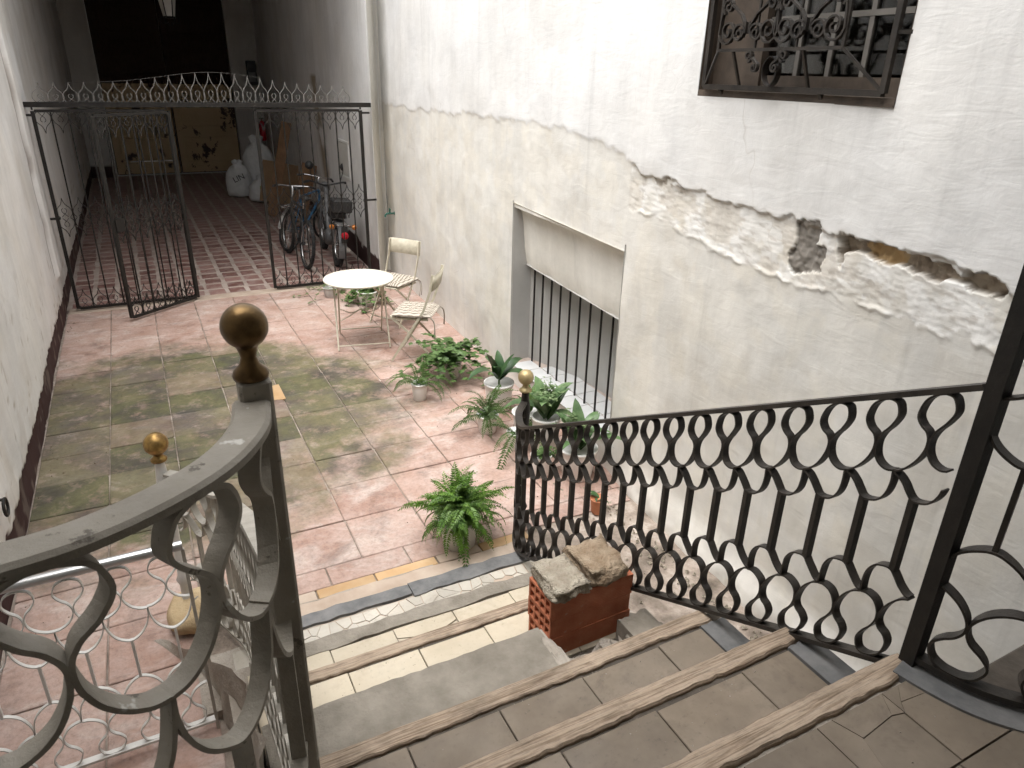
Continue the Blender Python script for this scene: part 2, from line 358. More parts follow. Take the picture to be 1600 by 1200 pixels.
def doorpaint():
    k = NT('peeling_cream_paint'); v = k.pos(); n = k.noise(v, 2.1, 7, .7, .3)
    f = k.ramp(n, [(.57, 0), (.60, 1)])
    c = k.mix(f, k.mix(k.noise(v, 3, 4), (.44, .32, .17), (.54, .41, .24)), (.05, .022, .016)); k.col(c); k.rough(.7); return k.m
DOORCREAM = doorpaint()
SACK = simple('white_woven_sack', (.62, .62, .60), (.74, .74, .72), 8, .6, .7, 14, d=.03)
CARD = simple('brown_cardboard', (.27, .17, .09), (.34, .22, .12), 5, .8, .15, 40)
RUBBER = simple('black_rubber', (.012, .012, .012), (.03, .03, .03), 15, .8, .4, 120)
CHROME = simple('chrome', (.55, .55, .55), (.6, .6, .6), 9, .25, .05, 50, 1.)
BLUE = simple('blue_bike_paint', (.02, .09, .19), (.035, .14, .27), 5, .35, 0)
BLACKP = simple('black_plastic', (.015, .015, .015), (.03, .03, .03), 9, .5, .1, 60)
GREYP = simple('moped_grey', (.10, .10, .10), (.16, .16, .16), 9, .45, .1, 60)
REDL = simple('red_lens', (.45, .01, .02), (.5, .015, .03), 5, .2, 0); AMBER = simple('amber_lens', (.5, .17, .03), (.55, .2, .04), 5, .25, 0)
GREENM = simple('green_tap_paint', (.02, .10, .075), (.035, .15, .11), 20, .5, .2, 60)
HATCH = simple('painted_hatch', (.50, .48, .43), (.60, .58, .53), 6, .6, .2, 40)
PIPE = simple('painted_pipe', (.66, .65, .61), (.74, .73, .69), 6, .6, .2, 40)
WHITETILE = simple('white_glazed_tile', (.44, .445, .44), (.52, .52, .515), 5, .35, .05, 40, vary=.06)
WINWOOD = simple('window_wood', (.05, .036, .026), (.10, .075, .055), 10, .6, .3, 50)
WINWHITE = simple('window_sash_paint', (.13, .12, .105), (.19, .175, .155), 8, .5, .2, 50)
CURTAIN = simple('dark_curtain', (.03, .025, .022), (.075, .06, .052), 5, .9, .3, 20)
def glass():
    k = NT('window_glass'); k.b.inputs['Base Color'].default_value = (.9, .92, .9, 1); k.b.inputs['Transmission Weight'].default_value = 1.
    k.b.inputs['Roughness'].default_value = .04; k.b.inputs['IOR'].default_value = 1.25; return k.m
GLASS = glass()
STONE = simple('yellow_stone', (.42, .30, .16), (.58, .46, .29), 7, .85, .7, 30, d=.015)
PAPERGREEN = simple('green_print', (.12, .35, .06), (.15, .4, .08), 5, .7, 0); INK = simple('black_print', (.02, .02, .02), (.03, .03, .03), 5, .7, 0)
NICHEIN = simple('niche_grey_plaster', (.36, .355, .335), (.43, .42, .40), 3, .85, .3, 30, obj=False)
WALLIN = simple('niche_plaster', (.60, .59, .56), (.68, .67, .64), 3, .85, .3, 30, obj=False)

# ------------------------------------------------------------------ wall builder (painted zones + relief as mesh)
def grid_wall(name, ys, zs, pos, col, holes=(), parent=None):
    Y, Z = np.meshgrid(ys, zs, indexing='ij'); P = pos(Y, Z); Cc = col(Y, Z)
    ny, nz = Y.shape; idx = np.arange(ny*nz).reshape(ny, nz)
    yc = (ys[:-1]+ys[1:])/2; zc = (zs[:-1]+zs[1:])/2; YC, ZC = np.meshgrid(yc, zc, indexing='ij'); keep = np.ones(YC.shape, bool)
    for (a, b, c, d) in holes: keep &= ~((YC > a) & (YC < b) & (ZC > c) & (ZC < d))
    q = np.stack([idx[:-1, :-1], idx[1:, :-1], idx[1:, 1:], idx[:-1, 1:]], -1)[keep]
    me = bpy.data.meshes.new(name); n = len(q)
    me.vertices.add(ny*nz); me.vertices.foreach_set('co', P.reshape(-1, 3).astype(np.float32).ravel())
    me.loops.add(n*4); me.loops.foreach_set('vertex_index', q.astype(np.int32).ravel()); me.polygons.add(n)
    me.polygons.foreach_set('loop_start', np.arange(0, n*4, 4, dtype=np.int32)); me.polygons.foreach_set('use_smooth', np.ones(n, bool))
    me.update(calc_edges=True); at = me.color_attributes.new('Col', 'FLOAT_COLOR', 'POINT')
    at.data.foreach_set('color', np.concatenate([Cc, np.ones(Cc.shape[:2]+(1,))], -1).astype(np.float32).ravel())
    me.validate(); return link(name, me, PLASTER, parent)
def mixc(C, f, c): return C*(1-f[..., None])+np.array(c)*f[..., None]
def cuts(*segs):
    a = np.unique(np.round(np.concatenate(segs), 4)); keep = [a[0]]
    for t in a[1:]:
        if t-keep[-1] > .003: keep.append(t)
    return np.array(keep)

# ---- right courtyard wall, x = WA + WB*y
WA, WB = 3.199, .055
def wx(y): return WA+WB*y
UPB = [(-7.6, 1.93), (-3.7, 1.934), (-3.565, 1.963), (-3.422, 1.969), (-3.154, 1.965), (-2.929, 1.985), (-2.476, 1.991), (-1.883, 2.025), (-1.481, 2.059), (-1.339, 2.097), (-1.077, 2.145), (-.658, 2.195), (-.174, 2.215), (.395, 2.201), (1.566, 2.193), (2.989, 2.168), (4.6, 2.137)]
LOB = [(-7.6, 1.73), (-3.76, 1.733), (-3.41, 1.742), (-3.126, 1.732), (-2.923, 1.744), (-2.7, 1.729), (-2.2, 1.735), (-1.69, 1.802), (-1.39, 1.83)]
CEM = [(-2.7, 1.983), (-2.812, 2.02), (-2.839, 1.993), (-2.833, 1.908), (-2.889, 1.904), (-2.868, 1.797), (-2.718, 1.759), (-2.677, 1.801), (-2.698, 1.901)]
CAV = [(-2.927, 1.977), (-3.113, 1.978), (-3.292, 1.969), (-3.438, 1.963), (-3.48, 1.933), (-3.507, 1.966), (-3.594, 1.967), (-3.668, 1.931), (-3.631, 1.904), (-3.582, 1.894), (-3.476, 1.914), (-3.394, 1.897), (-3.297, 1.914), (-3.233, 1.913), (-3.182, 1.896), (-3.062, 1.927), (-2.985, 1.91), (-2.976, 1.824)]
OCH = [(-3.04, 1.965), (-3.118, 1.97), (-3.235, 1.955), (-3.225, 1.90), (-3.179, 1.895), (-3.07, 1.92)]
def rz(Y, Z):
    n = fbm(Y, Z, 5, 4, 11)-.5; n2 = fbm(Y, Z, 22, 3, 15)-.5
    up = np.interp(Y, [p[0] for p in UPB], [p[1] for p in UPB])+n*.10+n2*.05
    lo = np.interp(Y, [p[0] for p in LOB], [p[1] for p in LOB])+n*.07+n2*.05
    dy = (fbm(Y, Z, 30, 3, 21)-.5)*.035; dz = (fbm(Y, Z, 30, 3, 25)-.5)*.035
    return up, lo, inpoly(Y+dy, Z+dz, CEM), inpoly(Y+dy, Z+dz, CAV), inpoly(Y+dy, Z+dz, OCH)
def r_col(Y, Z):
    up, lo, ce, ca, oc = rz(Y, Z); C = np.ones(Y.shape+(3,))*np.array([.73, .712, .665])
    C = mixc(C, sst(.42, .62, fbm(Y, Z, 2.3, 5, 31))*.7, (.66, .645, .605)); C = mixc(C, sst(.50, .60, fbm(Y, Z, 4.5, 6, 33))*.35, (.60, .565, .50)); C = mixc(C, sst(.5, .6, fbm(Y, Z, 7, 5, 35))*.35, (.76, .72, .63))
    C = mixc(C, (Z > up).astype(float), (.75, .745, .73))
    band = (Z < up) & (Z > lo) & (Y < -1.36); C = mixc(C, band.astype(float)*sst(.36, .5, fbm(Y, Z, 12, 4, 41)), (.78, .77, .74))
    lay = np.floor(fbm(Y, Z*1.4, 7, 5, 71)*9)/9; C = mixc(C, band*sst(.42, .30, lay)*.6, (.62, .57, .49)); C = mixc(C, band.astype(float)*sst(.60, .68, fbm(Y*.8, Z*2.6, 20, 4, 44))*.5, (.45, .41, .36))
    crk = np.exp(-((Z-up+.02)/.022)**2)*sst(-1.95, -1.85, Y)*sst(-1.45, -1.55, Y)*sst(.48, .56, fbm(Y, Z, 26, 4, 47)); C = mixc(C, np.clip(crk, 0, 1)*.9, (.30, .26, .21))
    C = mixc(C, ce.astype(float), (.24, .22, .195)); C = mixc(C, ca.astype(float), (.46, .39, .31)); C = mixc(C, ca*sst(.48, .6, fbm(Y, Z, 16, 4, 49)), (.33, .27, .21)); C = mixc(C, (oc & ca).astype(float), (.58, .41, .22))
    base = sst(.34, .05, Z)*sst(.42, .6, fbm(Y, Z, 6, 4, 51)); C = mixc(C, base*.8, (.74, .72, .68))
    edge = np.exp(-((Z-up)/.016)**2)*sst(.48, .62, fbm(Y, Z, 14, 4, 54)); C = mixc(C, edge*.35, (.60, .55, .47))
    return C
def r_pos(Y, Z):
    up, lo, ce, ca, oc = rz(Y, Z)
    d = (fbm(Y, Z, 1.6, 4, 61)-.5)*.03+(fbm(Y, Z, 9, 3, 65)-.5)*.004       # towards the courtyard
    d = d+.0045*sst(-.010, .010, Z-up)+.008*(Y < -1.36)*sst(-.003, .003, Z-up)
    band = (Z < up) & (Z > lo) & (Y < -1.36); lay = np.floor(fbm(Y, Z*1.4, 7, 5, 71)*9)/9; d = d+band*((lay-.5)*.009+(fbm(Y, Z*3, 30, 3, 72)-.5)*.004)
    d = d+np.exp(-((Z-lo)/.012)**2)*(Y < -1.4)*.006*sst(.4,.6,fbm(Y, Z, 9, 3, 73))
    d = d-ce*(.012+(fbm(Y, Z, 26, 3, 75)-.5)*.03); dep = .018+.05*fbm(Y, Z, 24, 4, 79)+.02*fbm(Y, Z, 75, 2, 80)
    d = d-ca*dep
    d = d+sst(.26, 0., Z)*sst(-.9, -1.9, Y)*(.015+.07*fbm(Y, Z, 5, 4, 81))
    return np.stack([wx(Y)-d, Y, Z], -1)
NI = (-1.375, .31, .20, 1.55); WI = (-3.07, -1.92, 2.47, 3.75)
ys = cuts(np.array([-7.6, -6.5, -5.5, -5]), rlin(-4.6, -3.72, .04), rlin(-3.72, -2.62, .0065), rlin(-2.62, -1.375, .014), rlin(-1.375, .31, .022), rlin(.31, 4.46, .03), np.array([NI[0], NI[1], WI[0], WI[1]]))
zs = cuts(np.array([-.1]), rlin(0, .2, .02), rlin(.2, 1.55, .03), rlin(1.55, 1.70, .02), rlin(1.70, 2.06, .0065), rlin(2.06, 2.26, .0125), rlin(2.26, 2.47, .035), rlin(2.47, 3.75, .08), np.array([4.2, 5.0]))
rw_ = thing('courtyard_wall', 'white plaster wall with a peeled broken strip, barred niche and grilled window', 'wall')
grid_wall('plaster_face', ys, zs, r_pos, r_col, [NI, WI], rw_)
# niche : rounded hood, splayed cheek, tiled ledge, iron bars
mb = MB(); prof = [(-.012, 1.575), (.0, 1.558), (.03, 1.545), (.065, 1.50), (.088, 1.42), (.10, 1.32), (.106, 1.2), (.118, 1.10), (.13, 1.05)]
nn = 24; vs = []; fs = []
for i in range(nn+1):
    y = NI[1]+.004+(NI[0]-NI[1]-.008)*i/nn
    for k, (o, z) in enumerate(prof):
        wob = .006*math.sin(i*.9+k)+.004*math.sin(i*2.3); vs.append((wx(y)+o+(wob if k > 1 else 0), y, z-.03*(i/nn)+.012))
for i in range(nn):
    for k in range(len(prof)-1): fs.append((i*len(prof)+k, i*len(prof)+k+1, (i+1)*len(prof)+k+1, (i+1)*len(prof)+k))
mb.add(vs, fs, True); ho = part('niche_hood', mb, PLASTER, rw_)
ca_ = ho.data.color_attributes.new('Col', 'FLOAT_COLOR', 'POINT')
for q_, v_ in zip(ca_.data, ho.data.vertices):
    g_ = .04*math.sin(v_.co.y*5)+.03*math.sin(v_.co.y*13+v_.co.z*9); q_.color = (.76+g_, .735+g_, .675+g_, 1)
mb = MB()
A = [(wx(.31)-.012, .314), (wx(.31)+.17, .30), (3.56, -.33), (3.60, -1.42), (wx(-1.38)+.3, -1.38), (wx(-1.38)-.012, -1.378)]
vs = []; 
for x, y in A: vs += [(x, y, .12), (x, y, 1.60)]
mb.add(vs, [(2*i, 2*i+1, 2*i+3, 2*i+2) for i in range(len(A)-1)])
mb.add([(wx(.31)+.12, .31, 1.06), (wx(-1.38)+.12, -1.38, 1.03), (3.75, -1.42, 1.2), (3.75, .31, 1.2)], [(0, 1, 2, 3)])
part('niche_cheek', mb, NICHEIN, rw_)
led = MB(); led.add([(wx(.31)-.01, .31, .198), (3.75, .31, .198), (3.75, -1.42, .198), (wx(-1.4)-.01, -1.40, .198)], [(0, 1, 2, 3)])
led = part('niche_ledge', led, CJOINT, rw_)
tm = MB().box(-.096, .096, -.096, .096, 0, .006, bev=.0015).mesh('tile')
for i in range(3):
    for j in range(9):
        x, y = 3.27+i*.2, .12-j*.2
        if x > 3.6 or y > .33-1.75*(x-3.33) and x > 3.33: continue
        link('tile', tm, WHITETILE, led, (x-.035*j*.2, y, .199))
gr = thing('niche_bars', 'row of plain black vertical iron bars closing the wall niche', 'bars')
bm_ = MB().tube([(0, 0, .17), (0, 0, 1.10)], .0085, 8).mesh('bar')
for i in range(10):
    y = .20-i*.158; link('bar', bm_, IRON, gr, (wx(y)+.16, y, 0))
mb = MB().tube([(wx(.3)+.165, .3, 1.095), (wx(-1.37)+.165, -1.37, 1.075)], .009, 6); part('cross_rail', mb, IRON, gr)

# upper window with wrought iron grille
wn = thing('window', 'dark wooden casement window set high in the white wall behind an iron grille', 'window')
def WP(y, z, o=0): return (wx(y)+o, y, z)
def wbox(y0, y1, z0, z1, o0, o1):
    m_ = MB(); vs = [WP(y, z, o) for o in (o0, o1) for (y, z) in ((y0, z0), (y1, z0), (y1, z1), (y0, z1))]
    return m_.add(vs, [(0, 1, 2, 3), (7, 6, 5, 4), (0, 4, 5, 1), (1, 5, 6, 2), (2, 6, 7, 3), (3, 7, 4, 0)])
mb = MB(); a, b, c, d = WI
rv = [(a, c), (b, c), (b, d), (a, d)]; vs = [WP(y, z, -.012) for y, z in rv]+[WP(y, z, .24) for y, z in rv]
mb.add(vs, [(0, 4, 5, 1), (1, 5, 6, 2), (2, 6, 7, 3), (3, 7, 4, 0)]); part('reveal', mb, WINWOOD, wn)
mb = wbox(a-.0, b+.0, c-.002, c+.03, -.015, .2); part('sill', mb, WINWOOD, wn)
part('frame', wbox(a, a+.07, c+.03, d, .08, .14), WINWOOD, wn); part('frame', wbox(b-.33, b, c+.03, d, .07, .13), WINWOOD, wn)
part('frame', wbox(a+.07, b-.33, c+.03, c+.10, .085, .14), WINWOOD, wn)
ysash = [-2.99, -2.80, -2.62, -2.44, -2.26]
for y in ysash[1:-1]: part('glazing_bar', wbox(y-.011, y+.011, c+.10, d, .10, .125), WINWHITE, wn)
for z in (2.80, 3.12, 3.44): part('glazing_bar', wbox(a+.07, b-.33, z-.011, z+.011, .098, .127), WINWHITE, wn)
zl = [c+.10, 2.80, 3.12, 3.44, d]
for i in range(4):
    for j in range(4): part('pane', wbox(ysash[i]+.011 if i else a+.07, ysash[i+1]-.011 if i < 3 else b-.33, zl[j]+.011, zl[j+1]-.011, .111, .115), GLASS, wn)
mb = MB(); n = 60; vs = []
for i in range(n+1):
    y = a+(b-a)*i/n
    for z in (c, d): vs.append(WP(y, z, .32+.03*math.sin(i*.8)+.015*math.sin(i*2.1)))
mb.add(vs, [(2*i, 2*i+1, 2*i+3, 2*i+2) for i in range(n)], True); part('curtain', mb, CURTAIN, wn)
mb = MB(); vs = [WP(y, z, .24) for y, z in rv]+[WP(y, z, .6) for y, z in rv]; mb.add(vs, [(0, 4, 5, 1), (1, 5, 6, 2), (2, 6, 7, 3), (3, 7, 4, 0), (4, 7, 6, 5)]); part('room_box', mb, WINWOOD, wn)
gi = thing('window_grille', 'black wrought iron grille of heart scrolls fixed over the high window', 'grille')
def gpt(y, z, o): return WP(y, z, o)
def gbar(pts, r=.009, nm='bar'): part(nm, MB().tube([gpt(*p) for p in pts], r, 4), IRONWARM, gi)
O0, O1 = -.03, -.10
ya, yb, zb, zt = -3.025, -1.985, 2.515, 3.72
gbar([(ya, zb, O0), (ya, zt, O0)], .016, 'outer_frame'); gbar([(yb, zb, O0), (yb, zt, O0)], .016, 'outer_frame'); gbar([(yb, zb, O0), (ya, zb, O0)], .016, 'outer_frame'); gbar([(yb, zt, O0), (ya, zt, O0)], .016, 'outer_frame')
iy0, iy1, iz0, iz1 = -2.86, -2.14, 2.67, 3.56
gbar([(iy0, iz0, O1), (iy0, iz1, O1)]); gbar([(iy1, iz0, O1), (iy1, iz1, O1)]); gbar([(iy0, iz0, O1), (iy1, iz0, O1)]); gbar([(iy0, iz1, O1), (iy1, iz1, O1)])
for p, q in (((ya, zb), (iy0, iz0)), ((yb, zb), (iy1, iz0)), ((ya, zt), (iy0, iz1)), ((yb, zt), (iy1, iz1))): gbar([(*p, O0), (*q, O1)], .008, 'strut')
for z in (2.90, 3.3):
    gbar([(ya, z, O0), (iy0, z, O1)], .007, 'strut'); gbar([(yb, z, O0), (iy1, z, O1)], .007, 'strut')
for y in (-2.24, -2.66): gbar([(y, zb, O0), (y, iz0, O1)], .008, 'strut')
gbar([(iy0+.24, iz0, O1), (iy0+.24, iz1, O1)], .006); gbar([(iy1-.24, iz0, O1), (iy1-.24, iz1, O1)], .006)
for y in (-2.10, -2.72): gbar([(y, zb, O0), (y, 2.455, O0+.045)], .012, 'anchor')
gbar([(yb, 2.72, O0), (yb+.085, 2.72, O0+.05)], .01, 'anchor'); gbar([(ya, 2.72, O0), (ya-.08, 2.72, O0+.05)], .01, 'anchor')
def spiral(cy, cz, r, a0, turns, sgn, tail):
    P = []
    n = int(14*turns)
    for i in range(n+1):
        t = i/n; rr = r*(.16+.84*t); an = a0+sgn*2*math.pi*turns*(t-1); P.append((cy+rr*math.cos(an), cz+rr*math.sin(an)))
    return P+tail
def gscroll(P, r=.0075): part('scroll', MB().ribbon([gpt(y, z, O1-.004) for y, z in P], [(1, -WB, 0)]*len(P), .018, .008), IRONWARM, gi)
for cz0 in (2.69, 3.13):
    for k in range(2):
        yc = iy0+.185+k*.35
        for sg in (1, -1):
            # heart halves : big scroll up, S down to the tip, small curls below
            tail = [(yc+sg*.155, cz0+.22), (yc+sg*.12, cz0+.165), (yc+sg*.05, cz0+.12), (yc+sg*.012, cz0+.07), (yc+sg*.03, cz0+.03)]
            gscroll(spiral(yc+sg*.088, cz0+.275, .075, -.35 if sg > 0 else math.pi+.35, 1.9, -sg, tail))
            gscroll(spiral(yc+sg*.055, cz0+.045, .042, math.pi if sg > 0 else 0, 1.6, sg, [(yc+sg*.012, cz0+.09)]))
            gscroll(spiral(yc+sg*.13, cz0+.055, .055, (-.2 if sg > 0 else math.pi+.2), 1.7, sg, [(yc+sg*.178, cz0+.11), (yc+sg*.165, cz0+.17), (yc+sg*.135, cz0+.195)]))
            gscroll(spiral(yc+sg*.138, cz0+.155, .032, (-.2 if sg > 0 else math.pi+.2), 1.4, -sg, [(yc+sg*.16, cz0+.125)]))
yc = -2.46; P = [(yc+.042*math.cos(t*math.pi/12), 2.585+.058*math.sin(t*math.pi/12)) for t in range(25)]
part('ring', MB().ribbon([gpt(y, z, -.06) for y, z in P], [(1, -WB, 0)]*len(P), .03, .005), IRONWARM, gi)
for sg in (1, -1):
    gscroll(spiral(yc+sg*.062, 2.60, .022, 1.6, 1.4, -sg, [(yc+sg*.075, 2.632), (yc+sg*.10, 2.65)])); gscroll(spiral(yc+sg*.105, 2.645, .024, -1.6, 1.4, sg, []))

# ---- left wall (runs from the stairs to the street door)
lw = thing('courtyard_wall', 'long white plaster wall with a ragged dark maroon skirting and chipped paint', 'wall')
def l_col(Y, Z):
    C = np.ones(Y.shape+(3,))*np.array([.80, .79, .765])
    C = mixc(C, sst(.5, .68, fbm(Y, Z, 2., 5, 101))*.5, (.68, .655, .60))
    low = sst(1.0, .25, Z); C = mixc(C, low*sst(.52, .6, fbm(Y, Z, 4, 5, 105))*.35, (.60, .55, .48))
    chip = sst(.745, .77, fbm(Y, Z, 11, 4, 108))*sst(1.4, .3, Z); C = mixc(C, chip*.8, (.42, .36, .29))
    top = .235+(fbm(Y, Z*0, 4, 4, 111)-.5)*.09+(fbm(Y, Z, 24, 3, 114)-.5)*.05
    sk_ = (Z < top).astype(float); C = mixc(C, sk_, (.060, .030, .028)); C = mixc(C, sk_*sst(.55, .66, fbm(Y, Z, 9, 4, 117))*.7, (.20, .155, .13))
    seam_shade = np.exp(-((Y-3.665+.05*(fbm(Y*0, Z, 3, 3, 119)-.5))/.016)**2)*(Z > .5); C = mixc(C, seam_shade*.75, (.16, .12, .09)); return C  # dark seam: shade of the gap beside the pilaster painted into the colour
def l_pos(Y, Z):
    top = .235+(fbm(Y, Z*0, 4, 4, 111)-.5)*.09+(fbm(Y, Z, 24, 3, 114)-.5)*.05
    d = (fbm(Y, Z, 1.4, 4, 121)-.5)*.03+(fbm(Y, Z, 9, 3, 125)-.5)*.004-.012*(Z < top)
    chip = sst(.745, .77, fbm(Y, Z, 11, 4, 108))*sst(1.4, .3, Z); d = d-.005*chip
    d = d+.045*sst(3.68, 3.70, Y)*sst(4.42, 4.38, Y)*sst(.42, .5, Z+.06*(fbm(Y, Z, 9, 3, 129)-.5)); return np.stack([-.43+d, Y, Z], -1)
ys = cuts(np.array([-7.6, -6, -5, -4, -3, -2.5]), rlin(-2.2, 3.5, .03), rlin(3.5, 4.5, .014), rlin(4.5, 8, .1), rlin(8, 15.5, .3))
zs = cuts(np.array([-.1]), rlin(0, .4, .012), rlin(.4, 1.2, .03), rlin(1.2, 3.2, .06), np.array([4.0, 4.7, 5.0]))
grid_wall('plaster_face', ys, zs, l_pos, l_col, [], lw)

# ---- passage right wall with its splayed corner, and end wall with street door
pw = thing('passage_wall', 'plaster passage wall with dark skirting behind the right gate panel', 'wall')
PX = [(4.46, wx(4.46)-.002), (4.44, 3.40), (4.25, 3.29), (4.08, 3.19), (4.03, 3.165), (4.10, 3.175), (4.3, 3.19), (15.5, 3.71)]
sl = np.concatenate([[0], np.cumsum([math.dist(PX[i], PX[i+1]) for i in range(len(PX)-1)])])
def p_xy(S): return np.interp(S, sl, [p[1] for p in PX]), np.interp(S, sl, [p[0] for p in PX])
def p_col(S, Z):
    X, Y = p_xy(S); C = np.ones(Y.shape+(3,))*np.array([.83, .82, .80])
    C = mixc(C, (S < sl[3]).astype(float)*.8, (.76, .73, .65)); C = mixc(C, sst(.5, .66, fbm(Y, Z, 2, 5, 131))*.4, (.62, .6, .56))
    pe = np.exp(-((Y-7.5-.35*(Z-1.5))/.24)**2)*((Z > .7) & (Z < 2.45))*sst(.42, .5, fbm(Y, Z, 4, 4, 137)); C = mixc(C, np.clip(pe*1.4, 0, 1), (.36, .30, .22))
    top = .26+(fbm(Y, Z*0, 3, 4, 141)-.5)*.2+(fbm(Y, Z, 14, 3, 144)-.5)*.08
    C = mixc(C, ((Z < top) & (S > sl[4])).astype(float), (.055, .028, .026)); return C
def p_pos(S, Z):
    X, Y = p_xy(S); d = (fbm(S, Z, 1.6, 4, 151)-.5)*.02; return np.stack([X-d*(S > sl[1]), Y, Z], -1)
ss = cuts(sl[:7], rlin(sl[0], sl[6], .03), rlin(sl[6], sl[6]+4, .06), rlin(sl[6]+4, sl[-1], .3))
grid_wall('plaster_face', ss, cuts(np.array([-.1]), rlin(0, .5, .02), rlin(.5, 2.6, .06), np.array([3.4, 4.7])), p_pos, p_col, [], pw)
mb = MB().tube([(3.375, 4.405, z) for z in (.28, 1, 2, 3, 4.5)], .010, 8)
tag(part('conduit_pipe', mb, PIPE), 'thin painted conduit pipe running up the wall corner beside the gate', 'pipe')
ew = thing('end_wall', 'shadowed plaster wall around the big street door at the passage end', 'wall')
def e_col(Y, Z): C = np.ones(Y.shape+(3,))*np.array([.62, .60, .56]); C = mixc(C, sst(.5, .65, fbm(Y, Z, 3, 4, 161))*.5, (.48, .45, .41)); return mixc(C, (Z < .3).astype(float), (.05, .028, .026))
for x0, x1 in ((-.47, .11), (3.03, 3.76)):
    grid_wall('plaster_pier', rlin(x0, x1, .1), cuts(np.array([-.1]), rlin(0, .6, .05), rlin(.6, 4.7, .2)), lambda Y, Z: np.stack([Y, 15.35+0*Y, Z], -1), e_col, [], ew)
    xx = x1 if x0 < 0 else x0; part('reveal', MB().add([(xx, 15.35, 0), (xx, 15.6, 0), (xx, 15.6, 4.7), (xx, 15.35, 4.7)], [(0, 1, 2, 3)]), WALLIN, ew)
dr = thing('street_door', 'tall dark double door with peeling cream lower panels at the passage end', 'door')
for s, (x0, x1) in enumerate(((.115, 1.565), (1.575, 3.025))):
    lf = part('door_leaf', MB().box(x0, x1, 15.50, 15.56, .03, 4.6), DARKWOOD, dr)
    part('kick_panel', MB().box(x0+.02, x1-.02, 15.48, 15.499, .05, 2.12), DOORCREAM, lf)
    for z0, z1, mt in ((.30, .88, DOORCREAM), (1.15, 1.75, DOORCREAM), (2.35, 3.05, DARKWOOD), (3.25, 3.75, DARKWOOD), (3.9, 4.4, DARKWOOD)):
        f_ = .479 if z1 < 2.2 else .5
        y1 = 15.+f_-.001
        part('panel', MB().box(x0+.17, x1-.17, y1-.022, y1, z0, z1, bev=.008), mt, lf)
        for (a0, a1, b0, b1) in ((x0+.13, x1-.13, z0-.05, z0-.02), (x0+.13, x1-.13, z1+.02, z1+.05)): part('moulding', MB().box(a0, a1, y1-.03, y1, b0, b1), mt, lf)
part('bolt_bar', MB().box(.45, 1.4, 15.44, 15.455, .33, .36), CHROME, dr)
# passage & landing ceilings, walls that close the light well (out of the picture)
def slab(name, *a): return struct(part(name, MB().box(*a), WALLIN))
slab('ceiling', -.6, 4.3, 4.06, 15.9, 4.72, 4.95)
slab('gallery_slab', -.6, 3.4, -7.9, -3.95, 4.5, 4.7)
slab('back_wall', -.6, 3.4, -7.95, -7.61, 0, 4.499)
slab('outer_wall', .0, 3.4, 15.62, 15.8, 0, 4.719)

# ------------------------------------------------------------------ floors
TW, TD = .43, .4016
fl = struct(part('courtyard_floor', MB().box(-.5, 3.6, -7.6, 4.02, -.2, -.012), JOINT))
tvar = []
for k in range(6):
    mb = MB(); hx, hy = TW/2-.004, TD/2-.004; n = 4; vs = []
    # slightly worn outline with rounded edge
    ring = []
    for (cx_, cy_), a0 in (((hx, hy), 0), ((-hx, hy), 90), ((-hx, -hy), 180), ((hx, -hy), 270)):
        rr = random.uniform(.004, .016)
        for t in range(3):
            a = rad(a0+45*t); ring.append((cx_-math.copysign(rr, cx_)+rr*math.cos(a), cy_-math.copysign(rr, cy_)+rr*math.sin(a)))
    N = len(ring); ring = [(x+random.uniform(-.003, .003), y+random.uniform(-.003, .003)) for x, y in ring]
    vs = [(x, y, -.011) for x, y in ring]+[(x, y, -.004) for x, y in ring]+[(x*.975, y*.975, 0) for x, y in ring]
    fs = [(i, (i+1) % N, N+(i+1) % N, N+i) for i in range(N)]+[(N+i, N+(i+1) % N, 2*N+(i+1) % N, 2*N+i) for i in range(N)]+[tuple(range(2*N, 3*N))]
    mb.add(vs, fs); tvar.append(mb.mesh('tile'))
for c in range(-1, 9):
    for r in range(-14, 10):
        x, y = (c+.5)*TW, (r+.5)*TD
        if r < -5 and x > .6: continue
        if r == -5 and x > .6: continue
        if y > 3.9: continue
        link('tile', random.choice(tvar), TERRA, fl, (x, y, random.uniform(-.003, .001)), (random.uniform(-.004, .004), random.uniform(-.004, .004), random.choice((0, math.pi))+random.uniform(-.006, .006)))
# cut row in front of the stairs
x = .62
while x < 3.0:
    w_ = random.uniform(.36, .46); part('cut_tile', MB().box(x, min(x+w_, 3.05)-.008, -1.772, -1.612, -.011, random.uniform(-.002, .001), bev=.003), TERRA, fl); x += w_
for x0, x1, mt in ((.70, .98, SANDSTRIP), (.985, 1.30, ORANGE), (1.305, 1.66, ORANGE), (1.665, 1.93, SANDSTRIP), (1.935, 2.25, ORANGE)):
    part('border_tile', MB().box(x0, x1-.004, -1.85-.01*random.random(), -1.779, -.011, .004, bev=.003), mt, fl)
part('patch', rough_box(1.20, 1.31, .74, 1.06, -.01, .0035, .012, 6, 91), ORANGE, fl)
th = struct(part('threshold', MB().box(-.42, 3.2, 3.93, 4.12, -.05, .004, bev=.004), SANDSTRIP))
pf = struct(part('passage_floor', MB().box(-.5, 4.0, 4.12, 15.6, -.2, -.0045), CJOINT))
cm = [MB().box(-.096+random.uniform(-.008, .008), .096+random.uniform(-.008, .008), -.098+random.uniform(-.008, .008), .098+random.uniform(-.008, .008), -.011, 0, bev=.004).mesh('tile') for k in range(5)]
far = MB()
